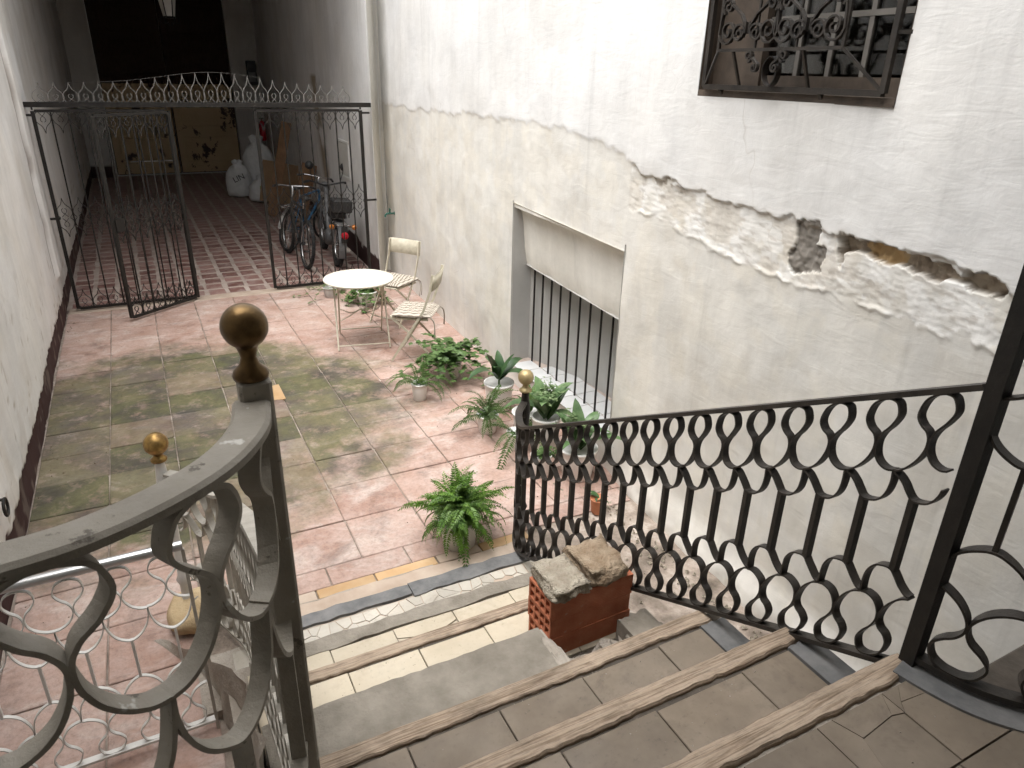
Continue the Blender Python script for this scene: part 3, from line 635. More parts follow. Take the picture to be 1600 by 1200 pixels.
for j in range(44):
    for i in range(15):
        x, y = -.30+i*.243, 4.26+j*.258
        if x > 3.1+.046*(y-4): continue
        if j < 17: link('tile', random.choice(cm), CTILE, pf, (x+random.uniform(-.008, .008), y+random.uniform(-.008, .008), random.uniform(-.0012, .001)), (0, 0, random.uniform(-.03, .03)))
        else: far.box(x-.096, x+.096, y-.098, y+.098, -.011, -.001)
stuff(part('far_tiles', far, CTILE, pf))

# ------------------------------------------------------------------ stairs
XL, XR = .56, 2.00
stair = thing('staircase', 'worn staircase of patched tile treads and old wooden nosings rising from the courtyard', 'staircase')
NY = [-2.06, -2.36, -2.73, -3.095, -3.462, -3.808, -4.14]; NZ = [.05, .2, .4, .6, .803, 1.01, 1.2]
JX = [XL, .91, 1.20, 1.493, 1.795, XR]
def flare(y):   # the lowest steps open outwards
    return max(0., (y+2.75))**1.5*.33
steps = []
for i in range(7):
    y1 = NY[i]; y0 = NY[i+1]-.05 if i < 6 else -7.6; z = NZ[i]
    e = flare(y1)
    if i == 3: st = part('step', rough_box(XL, 1.60, y0, y1, 0, z-.012, .012, 16, 3), STEPBODY, stair); part('rubble_bed', rough_box(1.602, XR+.04, y0+.0, y1-.05, 0, .44, .03, 16, 5), STEPBODY, st)
    elif i == 6: st = part('landing', rough_box(-.43, 2.98, y0, y1-.12, .95, z-.009, .003, 16, i), DARKMORTAR, stair); part('step', rough_box(XL, XR+.09, y1-.13, y1, .75, z-.013, .008, 16, 8), STEPBODY, st)
    else: st = part('step', rough_box(XL-e, XR+.09+e, y0, y1, -.01 if i < 4 else .3, z-.012, .01, 16, i), DARKMORTAR if i in (2, 4, 5) else STEPBODY, stair)
    steps.append(st)
def tread(i, mt, joints, y1, y0, th=.010, skip=(), dz=0):
    for k in range(len(joints)-1):
        if k in skip: continue
        part('tile', MB().box(joints[k]+.002, joints[k+1]-.002, y0, y1+random.uniform(-.006, .004), NZ[i]-.0125, NZ[i]+th-.010+random.uniform(-.0012, .0012)+dz, bev=.002), mt, steps[i])
def nosing(i, x0, x1, wd=.068, hh=.05, mt=NOSEWOOD):
    m_ = MB(); n = 60; rr = random.Random(i*7); vs = []; ph = rr.uniform(0, 6); y1 = NY[i]+.012; zt = NZ[i]+.004; xm = (x0+x1)/2; ym = y1-wd/2
    for k in range(n+1):
        x = x0+(x1-x0)*k/n; b = .004*math.sin(x*3+ph)+rr.uniform(-.0015, .0015); e = rr.uniform(-.0025, .0025)+(rr.uniform(-.012, -.004) if rr.random() < .08 else 0); g = rr.uniform(-.003, .004)+.002*math.sin(x*11+ph)
        pr_ = [(y1-wd+e, zt-hh), (y1-.01, zt-hh), (y1+e*.5, zt-hh+.012), (y1+e*.6, zt-.014+b), (y1-.012, zt+b*.5), (y1-wd+.004+g, zt+b*.4), (y1-wd+g, zt-.006)]
        vs += [(x-xm, y-ym, z-NZ[i]) for y, z in pr_]
    q = 7; fs = [tuple(range(q-1, -1, -1)), tuple(n*q+k for k in range(q))]
    for k in range(n):
        for j in range(q): fs.append((k*q+j, k*q+(j+1) % q, k*q+q+(j+1) % q, k*q+q+j))
    m_.add(vs, fs); return part('wooden_nosing', m_, mt, steps[i], (xm, ym, NZ[i]))
# step 0 : dark slate edge and broken white mosaic
part('slate_edge', rough_box(.66, 1.42, -2.085, -1.995, .02, .056, .007, 12, 21), SLATE, steps[0]); part('slate_edge', rough_box(1.424, 2.17, -2.10, -2.0, .02, .058, .009, 12, 22), SLATE, steps[0])
part('sandy_kerb', rough_box(.66, 2.2, -1.993, -1.87, -.01, .022, .01, 20, 23), SANDSTRIP, steps[0])
part('sandy_kerb', rough_box(.66, 1.62, -1.915, -1.853, -.01, .010, .008, 14, 24), STEPBODY, steps[0])
def clip(poly, nx, ny, d):
    out = []
    for a in range(len(poly)):
        p, q = poly[a], poly[(a+1) % len(poly)]; fp = nx*p[0]+ny*p[1]-d; fq = nx*q[0]+ny*q[1]-d
        if fp <= 0: out.append(p)
        if (fp < 0 < fq) or (fq < 0 < fp): t = fp/(fp-fq); out.append((p[0]+(q[0]-p[0])*t, p[1]+(q[1]-p[1])*t))
    return out
mz = random.Random(5); part('mosaic_bed', MB().box(.60, 2.14, -2.362, -2.095, .02, .0445), SANDSTRIP, steps[0])
sites = [(.64+.062*i+mz.uniform(-.03, .03), -2.34+.062*j+mz.uniform(-.03, .03)) for i in range(24) for j in range(4)]
for a, p in enumerate(sites):
    cell = [(p[0]-.09, max(p[1]-.09, -2.362)), (p[0]+.09, max(p[1]-.09, -2.362)), (p[0]+.09, min(p[1]+.09, -2.10)), (p[0]-.09, min(p[1]+.09, -2.10))]
    for b, q in enumerate(sites):
        if a != b and math.dist(p, q) < .2 and len(cell) > 2:
            nx, ny = q[0]-p[0], q[1]-p[1]; cell = clip(cell, nx, ny, nx*(p[0]+q[0])/2+ny*(p[1]+q[1])/2)
    if len(cell) < 3 or mz.random() < .07: continue
    cx = sum(k[0] for k in cell)/len(cell); cy = sum(k[1] for k in cell)/len(cell); n_ = len(cell); f_ = mz.uniform(.9, .96)
    c_ = [(cx+(u-cx)*f_, cy+(v-cy)*f_) for u, v in cell]; tx, ty = mz.uniform(-.05, .05), mz.uniform(-.05, .05)
    part('mosaic_shard', MB().add([(u, v, .04) for u, v in c_]+[(u, v, .0485+tx*(u-cx)+ty*(v-cy)) for u, v in c_], [tuple(range(n_, 2*n_))]+[(k, (k+1) % n_, n_+(k+1) % n_, n_+k) for k in range(n_)]), MOSAIC, steps[0])
# step 1 : grey cement nosing, cream tiles, one cracked
part('cement_nosing', rough_box(.58, 2.10, -2.437, -2.352, .16, .204, .008, 22, 31), CEMENT, steps[1])
tread(1, CREAM, [XL]+JX[1:5]+[2.07], -2.44, -2.72, skip=(2,))
for q in ([(1.203, -2.44), (1.49, -2.44), (1.492, -2.50), (1.40, -2.535), (1.30, -2.53), (1.204, -2.50)], [(1.204, -2.505), (1.30, -2.537), (1.27, -2.60), (1.26, -2.72), (1.204, -2.72)], [(1.40, -2.542), (1.492, -2.508), (1.49, -2.72), (1.36, -2.72), (1.34, -2.60)], [(1.31, -2.54), (1.39, -2.545), (1.33, -2.605), (1.35, -2.72), (1.27, -2.72), (1.28, -2.61)]):
    z0_ = NZ[1]-random.uniform(.001, .006); n_ = len(q); part('cracked_tile', MB().add([(a, b, .18) for a, b in q]+[(a, b, z0_) for a, b in q], [tuple(range(n_, 2*n_))[::-1]]+[(k, (k+1) % n_, n_+(k+1) % n_, n_+k) for k in range(n_)]), CREAM, steps[1])
# step 2 : wooden nosing, cream tiles
nosing(2, .57, 2.06); tread(2, CREAM, JX[:5]+[2.05], -2.80, -3.10)
# step 3 : nosing lost, grey cement left, broken off at the right
part('cement_tread', rough_box(XL, 1.585, -3.47, -3.09, .56, .602, .0035, 30, 41), CEMENT, steps[3])
def lump(name, c, s, mt, parent=None, seed=0, n=3, flat=.5, amp=.18):
    import bmesh
    bm = bmesh.new(); bmesh.ops.create_cube(bm, size=1.); bmesh.ops.subdivide_edges(bm, edges=bm.edges[:], cuts=7, use_grid_fill=True)
    from mathutils import noise as N_
    for v in bm.verts:
        p = v.co.copy(); q = p.normalized()*.62; p = p*(1-flat)+q*flat; k = Vector((seed*3.7, seed*1.3, 0))
        dd = N_.noise(p*2.2+k)*amp+N_.noise(p*6+k)*amp*.35; p = p*(1+dd); v.co = Vector((p.x*s[0], p.y*s[1], p.z*s[2]))
    zmin = min(v.co.z for v in bm.verts)
    for v in bm.verts: v.co.z -= zmin
    me = bpy.data.meshes.new(name); bm.to_mesh(me); bm.free()
    for p_ in me.polygons: p_.use_smooth = True
    return link(name, me, mt, parent, c)
for k in range(46):
    x, y = random.uniform(1.62, 2.0), random.uniform(-3.42, -3.12); s_ = random.uniform(.008, .035); lump('rubble', (x, y, .425), (s_*1.5, s_, s_), STEPBODY if k % 3 else MORTARG, steps[3], k, amp=.5)
lump('broken_end', (1.585, -3.29, .50), (.05, .26, .10), STEPBODY, steps[3], 77, amp=.35)
tag(lump('broken_slab', (2.03, -3.24, .45), (.16, .10, .055), CEMENT, None, 12, flat=.3), 'broken grey stone fragment lying beside the stacked red bricks', 'stone')
# steps 4-6 : wooden nosings, brownish tiles
for i in (4, 5, 6): nosing(i, .54, 2.045)
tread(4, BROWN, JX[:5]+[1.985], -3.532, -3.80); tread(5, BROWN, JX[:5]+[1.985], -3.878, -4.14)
for i in (4, 5): part('slate_border', rough_box(1.987, 2.09, NY[i+1]-.02, NY[i]-.06, NZ[i]-.03, NZ[i]+.004, .004, 6, 50+i), SLATE, steps[i])
part('slate_border', rough_box(1.95, 2.09, NY[3]-.36, NY[3]-.02, .40, .52, .012, 8, 61), CEMENT, steps[3])
# landing tiles (two of them cracked into pieces)
for r, (y1, y0) in enumerate(((-4.208, -4.41), (-4.414, -4.70), (-4.704, -4.99), (-4.994, -5.28))):
    jx = [.05, .34, .63, .91, 1.20, 1.445, 1.67, 1.896, 2.12, 2.4, 2.7, 2.95] if r == 0 else [.05, .34, .63, .91, 1.2, 1.49, 1.78, 1.88, 2.12, 2.4, 2.7, 2.95]
    for k in range(len(jx)-1):
        if r == 0 and k in (5, 6, 7): continue
        if y1 > -4.41 and (jx[k] < .55 or jx[k] > 2.0): continue
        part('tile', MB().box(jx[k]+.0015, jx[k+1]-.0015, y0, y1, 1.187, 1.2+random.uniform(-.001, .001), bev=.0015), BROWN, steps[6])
def shard(q):
    z0_ = 1.2+random.uniform(-.0025, .0012); n_ = len(q); cx = sum(p[0] for p in q)/n_; cy = sum(p[1] for p in q)/n_
    q2 = [(cx+(a-cx)*.985, cy+(b-cy)*.985) for a, b in q]
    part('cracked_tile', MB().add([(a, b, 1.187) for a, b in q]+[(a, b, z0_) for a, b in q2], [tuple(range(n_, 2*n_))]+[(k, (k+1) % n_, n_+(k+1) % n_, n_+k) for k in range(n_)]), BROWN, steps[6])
K1 = (1.86, -4.262); K2 = (1.745, -4.275); K3 = (1.915, -4.245)
shard([(1.447, -4.41), (1.67, -4.41), (1.67, -4.208), (1.447, -4.208)])
shard([(1.672, -4.208), (1.672, -4.41), (1.70, -4.41), K2, (1.72, -4.208)]); shard([(1.72, -4.208), K2, K1, (1.894, -4.208)]); shard([K2, (1.70, -4.41), (1.894, -4.41), (1.894, -4.27), K1])
shard([(1.894, -4.208), K1, (1.894, -4.27)]); shard([(1.896, -4.208), (1.896, -4.27), K3, (1.955, -4.208)]); shard([K3, (1.896, -4.27), (1.896, -4.41), (2.12, -4.41), (2.08, -4.26)]); shard([(1.955, -4.208), K3, (2.08, -4.262), (2.03, -4.208)])
# curved slate kerb of the landing under the right railing
def arc_strip(path, w0, w1, z0, z1):
    P = cr(path, 6); m_ = MB(); vs = []
    for i in range(len(P)):
        t = (P[min(i+1, len(P)-1)]-P[max(i-1, 0)]); t = Vector((t.x, t.y, 0)).normalized(); nrm = Vector((t.y, -t.x, 0))
        for wv2, zz in ((w0, z0), (w1, z0), (w1, z1), (w0, z1)): q = P[i]+nrm*wv2; vs.append((q.x, q.y, zz))
    fs = [(3, 2, 1, 0), tuple((len(P)-1)*4+k for k in range(4))]
    for i in range(len(P)-1):
        for k in range(4): fs.append((i*4+k, i*4+(k+1) % 4, i*4+4+(k+1) % 4, i*4+4+k))
    return m_.add(vs, fs)
RARC = [(2.05, -4.16, 0), (2.066, -4.23, 0), (2.09, -4.30, 0), (2.125, -4.355, 0), (2.18, -4.41, 0), (2.28, -4.46, 0), (2.45, -4.49, 0), (2.95, -4.50, 0)]
part('slate_kerb', arc_strip(RARC, -.04, .075, 1.10, 1.206), SLATE, stair)
LARC = [(.577, -4.046, 0), (.564, -4.112, 0), (.531, -4.172, 0), (.485, -4.218, 0), (.419, -4.258, 0), (.353, -4.277, 0), (.234, -4.284, 0), (.0, -4.285, 0), (-.40, -4.285, 0)]
part('slate_kerb', arc_strip(LARC, -.05, .07, 1.10, 1.204), SLATE, stair)
# closed side of the stairs, plastered and crumbling, facing the left part of the courtyard
mb = MB(); vs = []; prof = [(NY[i], NZ[i]) for i in range(7)]
pl = [(-1.80, 0.)]+[(NY[i]+.02, NZ[i]+.05) for i in range(7)]; n = 40
P = [(np.interp(-t, [-p[0] for p in pl], [p[1] for p in pl]), t) for t in np.linspace(-1.80, -4.16, n)]
for zt_, y in P:
    for k in range(9):
        z = max(.0, zt_)*k/8; vs.append((.545-flare(y)-.03*(1-k/8)+.05*(float(vnoise(np.array([y*9.]), np.array([z*9.]), 5)[0])-.6), y, z))
mb.add(vs, [(i*9+k, i*9+k+1, (i+1)*9+k+1, (i+1)*9+k) for i in range(n-1) for k in range(8)], True); part('stair_flank', mb, STEPBODY, stair)
part('landing_front', MB().box(-.42, XL, -4.37, -4.30, 0, 1.19), STEPBODY, stair)
part('landing_front', MB().box(XR+.095, 2.99, -4.62, -4.55, 0, 1.19), WALLIN, stair)

# ------------------------------------------------------------------ bricks and mortar lumps on the stair
def hollow_brick(L, Wd, Hh, nc, nr):
    m_ = MB(); t = .011; cw = (Wd-t*(nc+1))/nc; ch = (Hh-t*(nr+1))/nr
    m_.box(0, L, 0, t, 0, Hh); m_.box(0, L, Wd-t, Wd, 0, Hh); m_.box(0, L, t, Wd-t, 0, t); m_.box(0, L, t, Wd-t, Hh-t, Hh)
    for c in range(1, nc): m_.box(.001, L-.001, c*(cw+t), c*(cw+t)+t, t, Hh-t)
    for r in range(1, nr):
        for c in range(nc): m_.box(.0015, L-.0015, t+c*(cw+t), t+c*(cw+t)+cw, r*(ch+t), r*(ch+t)+t)
    m_.box(L*.5, L*.5+.004, t, Wd-t, t, Hh-t)
    return m_.mesh('hollow_brick')
hb = hollow_brick(.392, .172, .096, 4, 2)
for k, (dx, dy, a, lab) in enumerate(((0, 0, 0, 'hollow red clay brick at the bottom of the stack of three'), (-.003, .002, .6, 'hollow red clay brick in the middle of the stack of three'), (-.008, -.002, -.8, 'hollow red clay brick at the top of the stack under mortar lumps'))):
    tag(link('hollow_brick', hb, CLAY, None, (1.654+dx, -3.082+dy, .4005+k*.0965), (0, 0, rad(a+1.5))), lab, 'brick', 'bricks stacked on the stair')
tag(lump('mortar_lump', (1.728, -3.01, .692), (.158, .205, .060), MORTARG, None, 3, flat=.12, amp=.26), 'pale grey lump of old mortar resting on the top brick near its holed end', 'mortar lump')
tag(lump('mortar_lump', (1.915, -2.985, .692), (.168, .198, .070), MORTAR, None, 8, flat=.12, amp=.28), 'brownish lump of old mortar resting on the top brick beside the railing', 'mortar lump')

# ------------------------------------------------------------------ ribbon railings
_LH = [(-.5, .207), (-.36, .204), (-.2, .191), (-.085, .172), (-.022, .150), (-.018, .126), (-.09, .103), (-.225, .082), (-.315, .053), (-.25, .017), (-.11, .003)]
LOOP = _LH+[(0, .001)]+[(-a, b) for a, b in _LH[::-1]]
CUP = [(-.5, .209), (-.487, .232), (-.43, .258), (-.32, .281), (-.17, .297), (0, .305), (.17, .297), (.32, .281), (.43, .258), (.487, .232), (.5, .209)]
CUPS = [(-.5, .209), (-.502, .248), (-.465, .287), (-.35, .310), (-.18, .313), (0, .305), (.12, .279), (.24, .25), (.38, .222), (.5, .209)]
def railing(root, path, h, per, s0, s1, mt, wd=.024, th=.005, sc=None, rail=None, skew=False, barw=.012, dm=(0, .138, .207, .305), smin=None):
    """path : dense list of (x,y,zbase). pieces follow it; each band is its own part"""
    P = [Vector(p) for p in path]; D = [0.]
    for i in range(1, len(P)): D.append(D[-1]+math.hypot(P[i].x-P[i-1].x, P[i].y-P[i-1].y))
    def at(s):
        s_ = min(max(s, 0), D[-1]); i = 0
        while i < len(D)-2 and D[i+1] < s_: i += 1
        u = (s_-D[i])/max(1e-9, D[i+1]-D[i]); p = P[i].lerp(P[i+1], u); t = P[i+1]-P[i]; t = Vector((t.x, t.y, 0)).normalized()
        return p, Vector((t.y, -t.x, 0))
    sc = sc or 1.; smin = s0 if smin is None else smin; jr = random.Random(int(h*1000)+len(path)); DM0 = (0, .138, .207, .305)
    def band(nm, c, q, top):
        pts = []; nr = []
        jx, jy = jr.uniform(-.012, .012), jr.uniform(-.0025, .0025)
        for a in cr([(p[0]+(jx if .02 < p[1] < .19 or p[1] > .23 else 0)+jr.uniform(-.006, .006), p[1]+(jy if p[1] > .02 else 0), 0) for p in q], 5 if nm == 'loop' else 4):
            s = c+a.x*per
            if s < smin-1e-4 or s > s1+1e-4: 
                if len(pts) > 2: part(nm, MB().ribbon(pts, nr, wd, th), mt, root)
                pts = []; nr = []; continue
            p, n_ = at(s); dd = float(np.interp(a.y, DM0, dm))*sc if a.y < .305 else (a.y-.305+dm[3])*sc; pts.append(p+Vector((0, 0, h-dd if top else dd))); nr.append(n_)
        if len(pts) > 2: part(nm, MB().ribbon(pts, nr, wd, th), mt, root)
    k = int((s1-s0)/per)+2
    for i in range(k):
        c = s0+per*(i+.5)
        if c > s1+per*.5: break
        for top in (True, False):
            band('loop', c, LOOP, top); band('cup', c, (CUPS if top else [(-a, b) for a, b in CUPS[::-1]]) if skew else CUP, top)
        if smin <= c < s1:
            p, n_ = at(c); cup = (dm[3]-.002)*sc
            part('bar', MB().ribbon([p+Vector((0, 0, cup)), p+Vector((0, 0, h-cup))], [n_, n_], barw*1.6, barw), mt, root)
    return at, D
def dense(path, n=8): return cr(path, n)
# right stair railing: slopes down the stair, opens outwards to the newel
def zline(y, a, b): return a+b*(-y)
sr = thing('stair_railing', 'black wrought iron stair railing of looped bands descending beside the bricks', 'railing')
def rbot(y): return max(1.175-.52*(y+4.14), .07)
pth = [(2.05, y, rbot(y)) for y in (-4.15, -3.8, -3.4, -3.0, -2.6, -2.35)]+[(2.056, -2.18, rbot(-2.18)), (2.085, -2.0, rbot(-2.0)), (2.14, -1.86, rbot(-1.86)), (2.235, -1.745, rbot(-1.745))]
pd = dense(pth, 6); H_R = .775
at, D = railing(sr, pd, H_R, .125, 0.02, sum(math.hypot(pd[i+1].x-pd[i].x, pd[i+1].y-pd[i].y) for i in range(len(pd)-1))-.02, IRONWARM, wd=.027, th=.0048, skew=True, barw=.015, dm=(0, .128, .202, .283))
def flatbar(path, dz, wd, th):
    P = [Vector(p)+Vector((0, 0, dz)) for p in path]; nr = []
    for i in range(len(P)):
        t = P[min(i+1, len(P)-1)]-P[max(i-1, 0)]; nr.append(Vector((t.y, -t.x, 0)))
    return MB().ribbon(P, nr, wd, th)
part('top_rail', flatbar(pd, H_R+.008, .038, .014), IRONWARM, sr); part('bottom_rail', flatbar(pd, -.008, .036, .014), IRONWARM, sr)
part('post', MB().box(2.05-.019, 2.05+.019, -4.19, -4.152, 1.20, 2.45), IRON, sr)
def ball_newel(root, c, z0, zr, r, mt, bmt, zb):
    x, y = c; pr_ = [(.028, z0), (.03, z0+.02), (.022, z0+.04), (.022, z0+.12), (.033, z0+.15), (.022, z0+.18), (.02, zr*.5), (.024, zr*.75), (.03, zr-.05), (.024, zr), (.02, zb-.10), (.026, zb-.09)]
    part('newel_post', MB().lathe(pr_, (x, y, 0), 12), mt, root)
    bp = [(.018, zb-.088), (.034, zb-.085), (.036, zb-.075), (.025, zb-.066), (.016, zb-.05)]+[(max(.001, r*math.sin(t)), zb-r*math.cos(t)) for t in np.linspace(.35, math.pi, 12)]
    part('ball_finial', MB().lathe(bp, (x, y, 0), 20), bmt, root)
ball_newel(sr, (2.25, -1.73), 0, .86, .045, IRON, BRASSPALE, 1.0)
# left stair railing: same pattern, grey paint, seen end-on
sl_ = thing('stair_railing', 'grey painted stair railing seen end-on between near post and lower brass ball newel', 'railing')
pth = [(.586, -4.005, rbot(-4.005)), (.591, -3.8, rbot(-3.8))]+[(.60, y, rbot(y)) for y in (-3.4, -3.0, -2.6, -2.4)]+[(.592, -2.2, rbot(-2.2)), (.56, -2.0, rbot(-2.0)), (.49, -1.84, rbot(-1.84)), (.395, -1.735, rbot(-1.735))]
pd2 = dense(pth, 6); L2 = sum(math.hypot(pd2[i+1].x-pd2[i].x, pd2[i+1].y-pd2[i].y) for i in range(len(pd2)-1))
railing(sl_, pd2, H_R, .125, .02, L2-.02, GREYPAINT, wd=.031, skew=True, dm=(0, .128, .202, .283))
part('top_rail', flatbar(pd2, H_R+.008, .046, .014), GREYPAINT, sl_); part('bottom_rail', flatbar(pd2, -.008, .036, .014), GREYPAINT, sl_)
ball_newel(sl_, (.375, -1.715), .10, .86, .053, WHITEIRON, BRASS, 1.0)
tag(lump('newel_stone', (.40, -1.75, 0), (.22, .24, .12), STONE, None, 31, flat=.75, amp=.1), 'rounded yellow stone block under the lower newel post', 'stone')
# landing railings
RH = .94
lr = thing('landing_railing', 'flaking grey landing railing with a tarnished brass ball on its curved end', 'railing')
pd3 = dense([(x, y, 1.225) for x, y, z in LARC], 6); L3 = sum(math.hypot(pd3[i+1].x-pd3[i].x, pd3[i+1].y-pd3[i].y) for i in range(len(pd3)-1))
railing(lr, pd3, RH-.010, .150, -.035, L3, FLAKY, wd=.026, th=.006, barw=.014, dm=(0, .122, .212, .355), smin=.0)
P_ = [Vector(p)+Vector((0, 0, RH)) for p in pd3]
m_ = MB(); vs = []
for i in range(len(P_)):
    t = (P_[min(i+1, len(P_)-1)]-P_[max(i-1, 0)]).normalized(); n_ = Vector((t.y, -t.x, 0))
    for a, b in ((-.023, -.005), (-.023, .004), (-.018, .0085), (.018, .0085), (.023, .004), (.023, -.005), (.018, -.008), (-.018, -.008)): vs.append(P_[i]+n_*a+Vector((0, 0, b)))
fs = [tuple(range(8)), tuple((len(P_)-1)*8+k for k in range(7, -1, -1))]
for i in range(len(P_)-1):
    for k in range(8): fs.append((i*8+k, i*8+8+k, i*8+8+(k+1) % 8, i*8+(k+1) % 8))
m_.add(vs, fs, False); part('handrail', m_, FLAKY, lr); part('bottom_rail', flatbar(pd3, -.004, .036, .012), FLAKY, lr)
part('post', MB().box(.584-.020, .584+.020, -4.054, -4.014, 1.2, 2.198, bev=.004), FLAKY, lr)
br = .0285; zc_ = 2.266
bp = [(.015, 2.195), (.0215, 2.198), (.0225, 2.203), (.020, 2.209), (.0125, 2.216), (.0095, 2.226), (.012, 2.236)]+[(max(.0008, br*math.sin(t)), zc_-br*math.cos(t)) for t in np.linspace(.5, math.pi, 16)]
part('ball_finial', MB().lathe(bp, (.582, -4.034, 0), 28), BRONZE, lr)
l2 = thing('landing_railing', 'black iron landing railing curving away beyond the tall post', 'railing')
pd4 = dense([(x, y, 1.235) for x, y, z in RARC], 6); L4 = sum(math.hypot(pd4[i+1].x-pd4[i].x, pd4[i+1].y-pd4[i].y) for i in range(len(pd4)-1))
railing(l2, pd4, RH, .19, .006, L4, IRONWARM, wd=.031, th=.006, dm=(0, .14, .225, .36))
part('top_rail', flatbar(pd4, RH+.008, .038, .014), IRONWARM, l2); part('bottom_rail', flatbar(pd4, -.008, .036, .016), IRONWARM, l2)
# low light railing on the courtyard floor, left of the stair
lo_ = thing('low_railing', 'light thin railing of looped bands with a silver handrail on the courtyard floor', 'railing')
pd5 = [(.415-i*.05, -2.46, .06) for i in range(18)]
railing(lo_, pd5, .85, .149, .0, .83, WHITEIRON, wd=.014, th=.004, barw=.009, dm=(0, .135, .205, .335))
part('handrail', MB().tube([(.42, -2.46, .935), (-.42, -2.46, .935)], .019, 12), SILVER, lo_); part('bottom_rail', flatbar(pd5, -.005, .03, .012), WHITEIRON, lo_)
part('end_post', MB().box(.413, .425, -2.468, -2.452, 0, .92), GREYPAINT, lo_); part('end_post', MB().box(-.425, -.413, -2.468, -2.452, 0, .92), GREYPAINT, lo_)

# ------------------------------------------------------------------ iron gate across the passage
GY = 4.02
gate = thing('iron_gate', 'black iron gate screen with curled finials standing across the passage mouth', 'gate')
OG = [(.045, .0), (.066, .03), (.070, .07), (.055, .115), (.022, .155), (.006, .20), (0, .235)]
def og_mesh(sgn, nm, hh=1., inner=True):
    m_ = MB()
    for s in (-1, 1): 
        q = cr([(s*x, 0, sgn*z*hh) for x, z in OG], 4); m_.ribbon(q, [(0, 1, 0)]*len(q), .013, .006)
        if inner:
            q = cr([(s*a, 0, sgn*b) for a, b in ((-.028, .004), (-.006, .03), (.018, .055), (.022, .08), (.008, .094))], 4); m_.ribbon(q, [(0, 1, 0)]*len(q), .010, .005)
    return m_.mesh(nm)
OGU, OGD, OGC = og_mesh(1, 'scroll', .86), og_mesh(-1, 'scroll', .86), og_mesh(1, 'finial', 1.)
GPAINT = simple('gate_iron', (.018, .016, .015), (.045, .04, .036), 30, .4, .2, 90, .3)
def gpanel(parent, x0, x1, nb, z0, z1):
    f = .017
    for a in (x0, x1): part('stile', MB().box(a-f, a+f, -f, f, z0, z1), IRON, parent)
    for z in (z0, z1): part('rail', MB().box(x0+f, x1-f, -f*.8, f*.8, z-f*.8, z+f*.8), IRON, parent)
    pt = (x1-x0)/nb; bmh = MB().tube([(0, 0, z0), (0, 0, z1)], .0085, 6).mesh('bar')
    for i in range(nb):
        if i: link('bar', bmh, IRON, parent, (x0+i*pt, 0, 0))
        c = x0+(i+.5)*pt
        link('scroll', OGU, GPAINT, parent, (c, 0, z0+.012)); link('scroll', OGD, GPAINT, parent, (c, 0, z1-.012))
        link('scroll', OGU, GPAINT, parent, (c, 0, 1.04)); link('scroll', OGD, GPAINT, parent, (c, 0, 1.035))
gate.location = (0, GY, 0)
gpanel(gate, -.318, .905, 8, .035, 2.10); gpanel(gate, 1.815, 3.03, 8, .035, 2.10)
part('top_beam', MB().box(-.40, 3.16, -.02, .02, 2.135, 2.185), IRON, gate)
for a, z in ((-.40, 2.05), (3.04, 2.06)): part('bracket', MB().box(a, a+.10, -.01, .01, z, z+.022), IRON, gate)
for a, z in ((-.42, 1.02), (3.04, 1.03)): part('bracket', MB().box(a, a+.13, -.01, .01, z, z+.022), IRON, gate)
for a in (-.318, .905, 1.815, 3.03): part('hanger', MB().box(a-.008, a+.008, -.008, .008, 2.11, 2.14), IRON, gate)
N = 24
FINW = simple('finial_bare_iron', (.16, .15, .14), (.30, .29, .27), 30, .4, .2, 90, .5)
for i in range(N):
    x = -.22+i*(3.06/(N-1)); s = .78+.52*math.exp(-((i-12.3)/5.2)**2)
    link('finial', OGC, FINW, gate, (x, 0, 2.183)).scale = (1, 1, s)
wr = []
for i in range(N): wr.append((-.22+i*(3.06/(N-1)), -.003, 2.183+.235*(.78+.52*math.exp(-((i-12.3)/5.2)**2))))
part('wire', MB().tube(wr[2:17], .0012, 4), FINW, gate)
lf = part('hinged_leaf', MB().box(-.010, .010, -.010, .010, .03, 2.10), IRON, gate, (.925, -.03, 0), (0, 0, math.atan2(-.575, -.735)))
gpanel(lf, .02, .91, 6, .04, 2.085)
part('lock_box', MB().box(.80, .90, -.03, .03, .96, 1.09), IRON, lf)
part('hinge', MB().tube([(-.002, 0, .3), (-.002, 0, .38)], .017, 8), IRON, lf); part('hinge', MB().tube([(-.002, 0, 1.7), (-.002, 0, 1.78)], .017, 8), IRON, lf)

# ------------------------------------------------------------------ passage clutter
tp = thing('garden_tap', 'small green painted tap sticking out of the white wall', 'tap', (wx(4.1)-.0, 4.10, .84))
part('spout', MB().tube([(.02, 0, 0), (-.05, 0, 0), (-.10, 0, .002), (-.125, 0, -.02), (-.125, 0, -.045)], [.012, .012, .013, .012, .011], 8), GREENM, tp)
part('stem', MB().tube([(-.06, 0, 0), (-.06, 0, .055)], .010, 8), GREENM, tp); part('handle', MB().tube([(-.06, -.03, .058), (-.06, .03, .058)], .008, 6), GREENM, tp)
part('flange', MB().tube([(-.005, 0, 0), (.012, 0, 0)], .022, 12), GREENM, tp)
def pwx(y): return 3.19+(y-4.3)*.0464
hp = thing('meter_hatch', 'pale painted meter hatch set in the passage wall', 'hatch')
part('hatch_door', MB().box(pwx(5.8)-.022, pwx(5.8)+.01, 5.50, 6.10, 1.12, 1.57, bev=.004), HATCH, hp)
for a in (5.49, 6.10): part('hatch_frame', MB().box(pwx(5.8)-.03, pwx(5.8)+.012, a-.03, a+.02, 1.09, 1.60), PIPE, hp)
for z in (1.08, 1.58): part('hatch_frame', MB().box(pwx(5.8)-.029, pwx(5.8)+.011, 5.46, 6.12, z, z+.03), PIPE, hp)
fb = thing('fuse_box', 'black electric fuse box high at the passage end beside cables', 'fuse box')
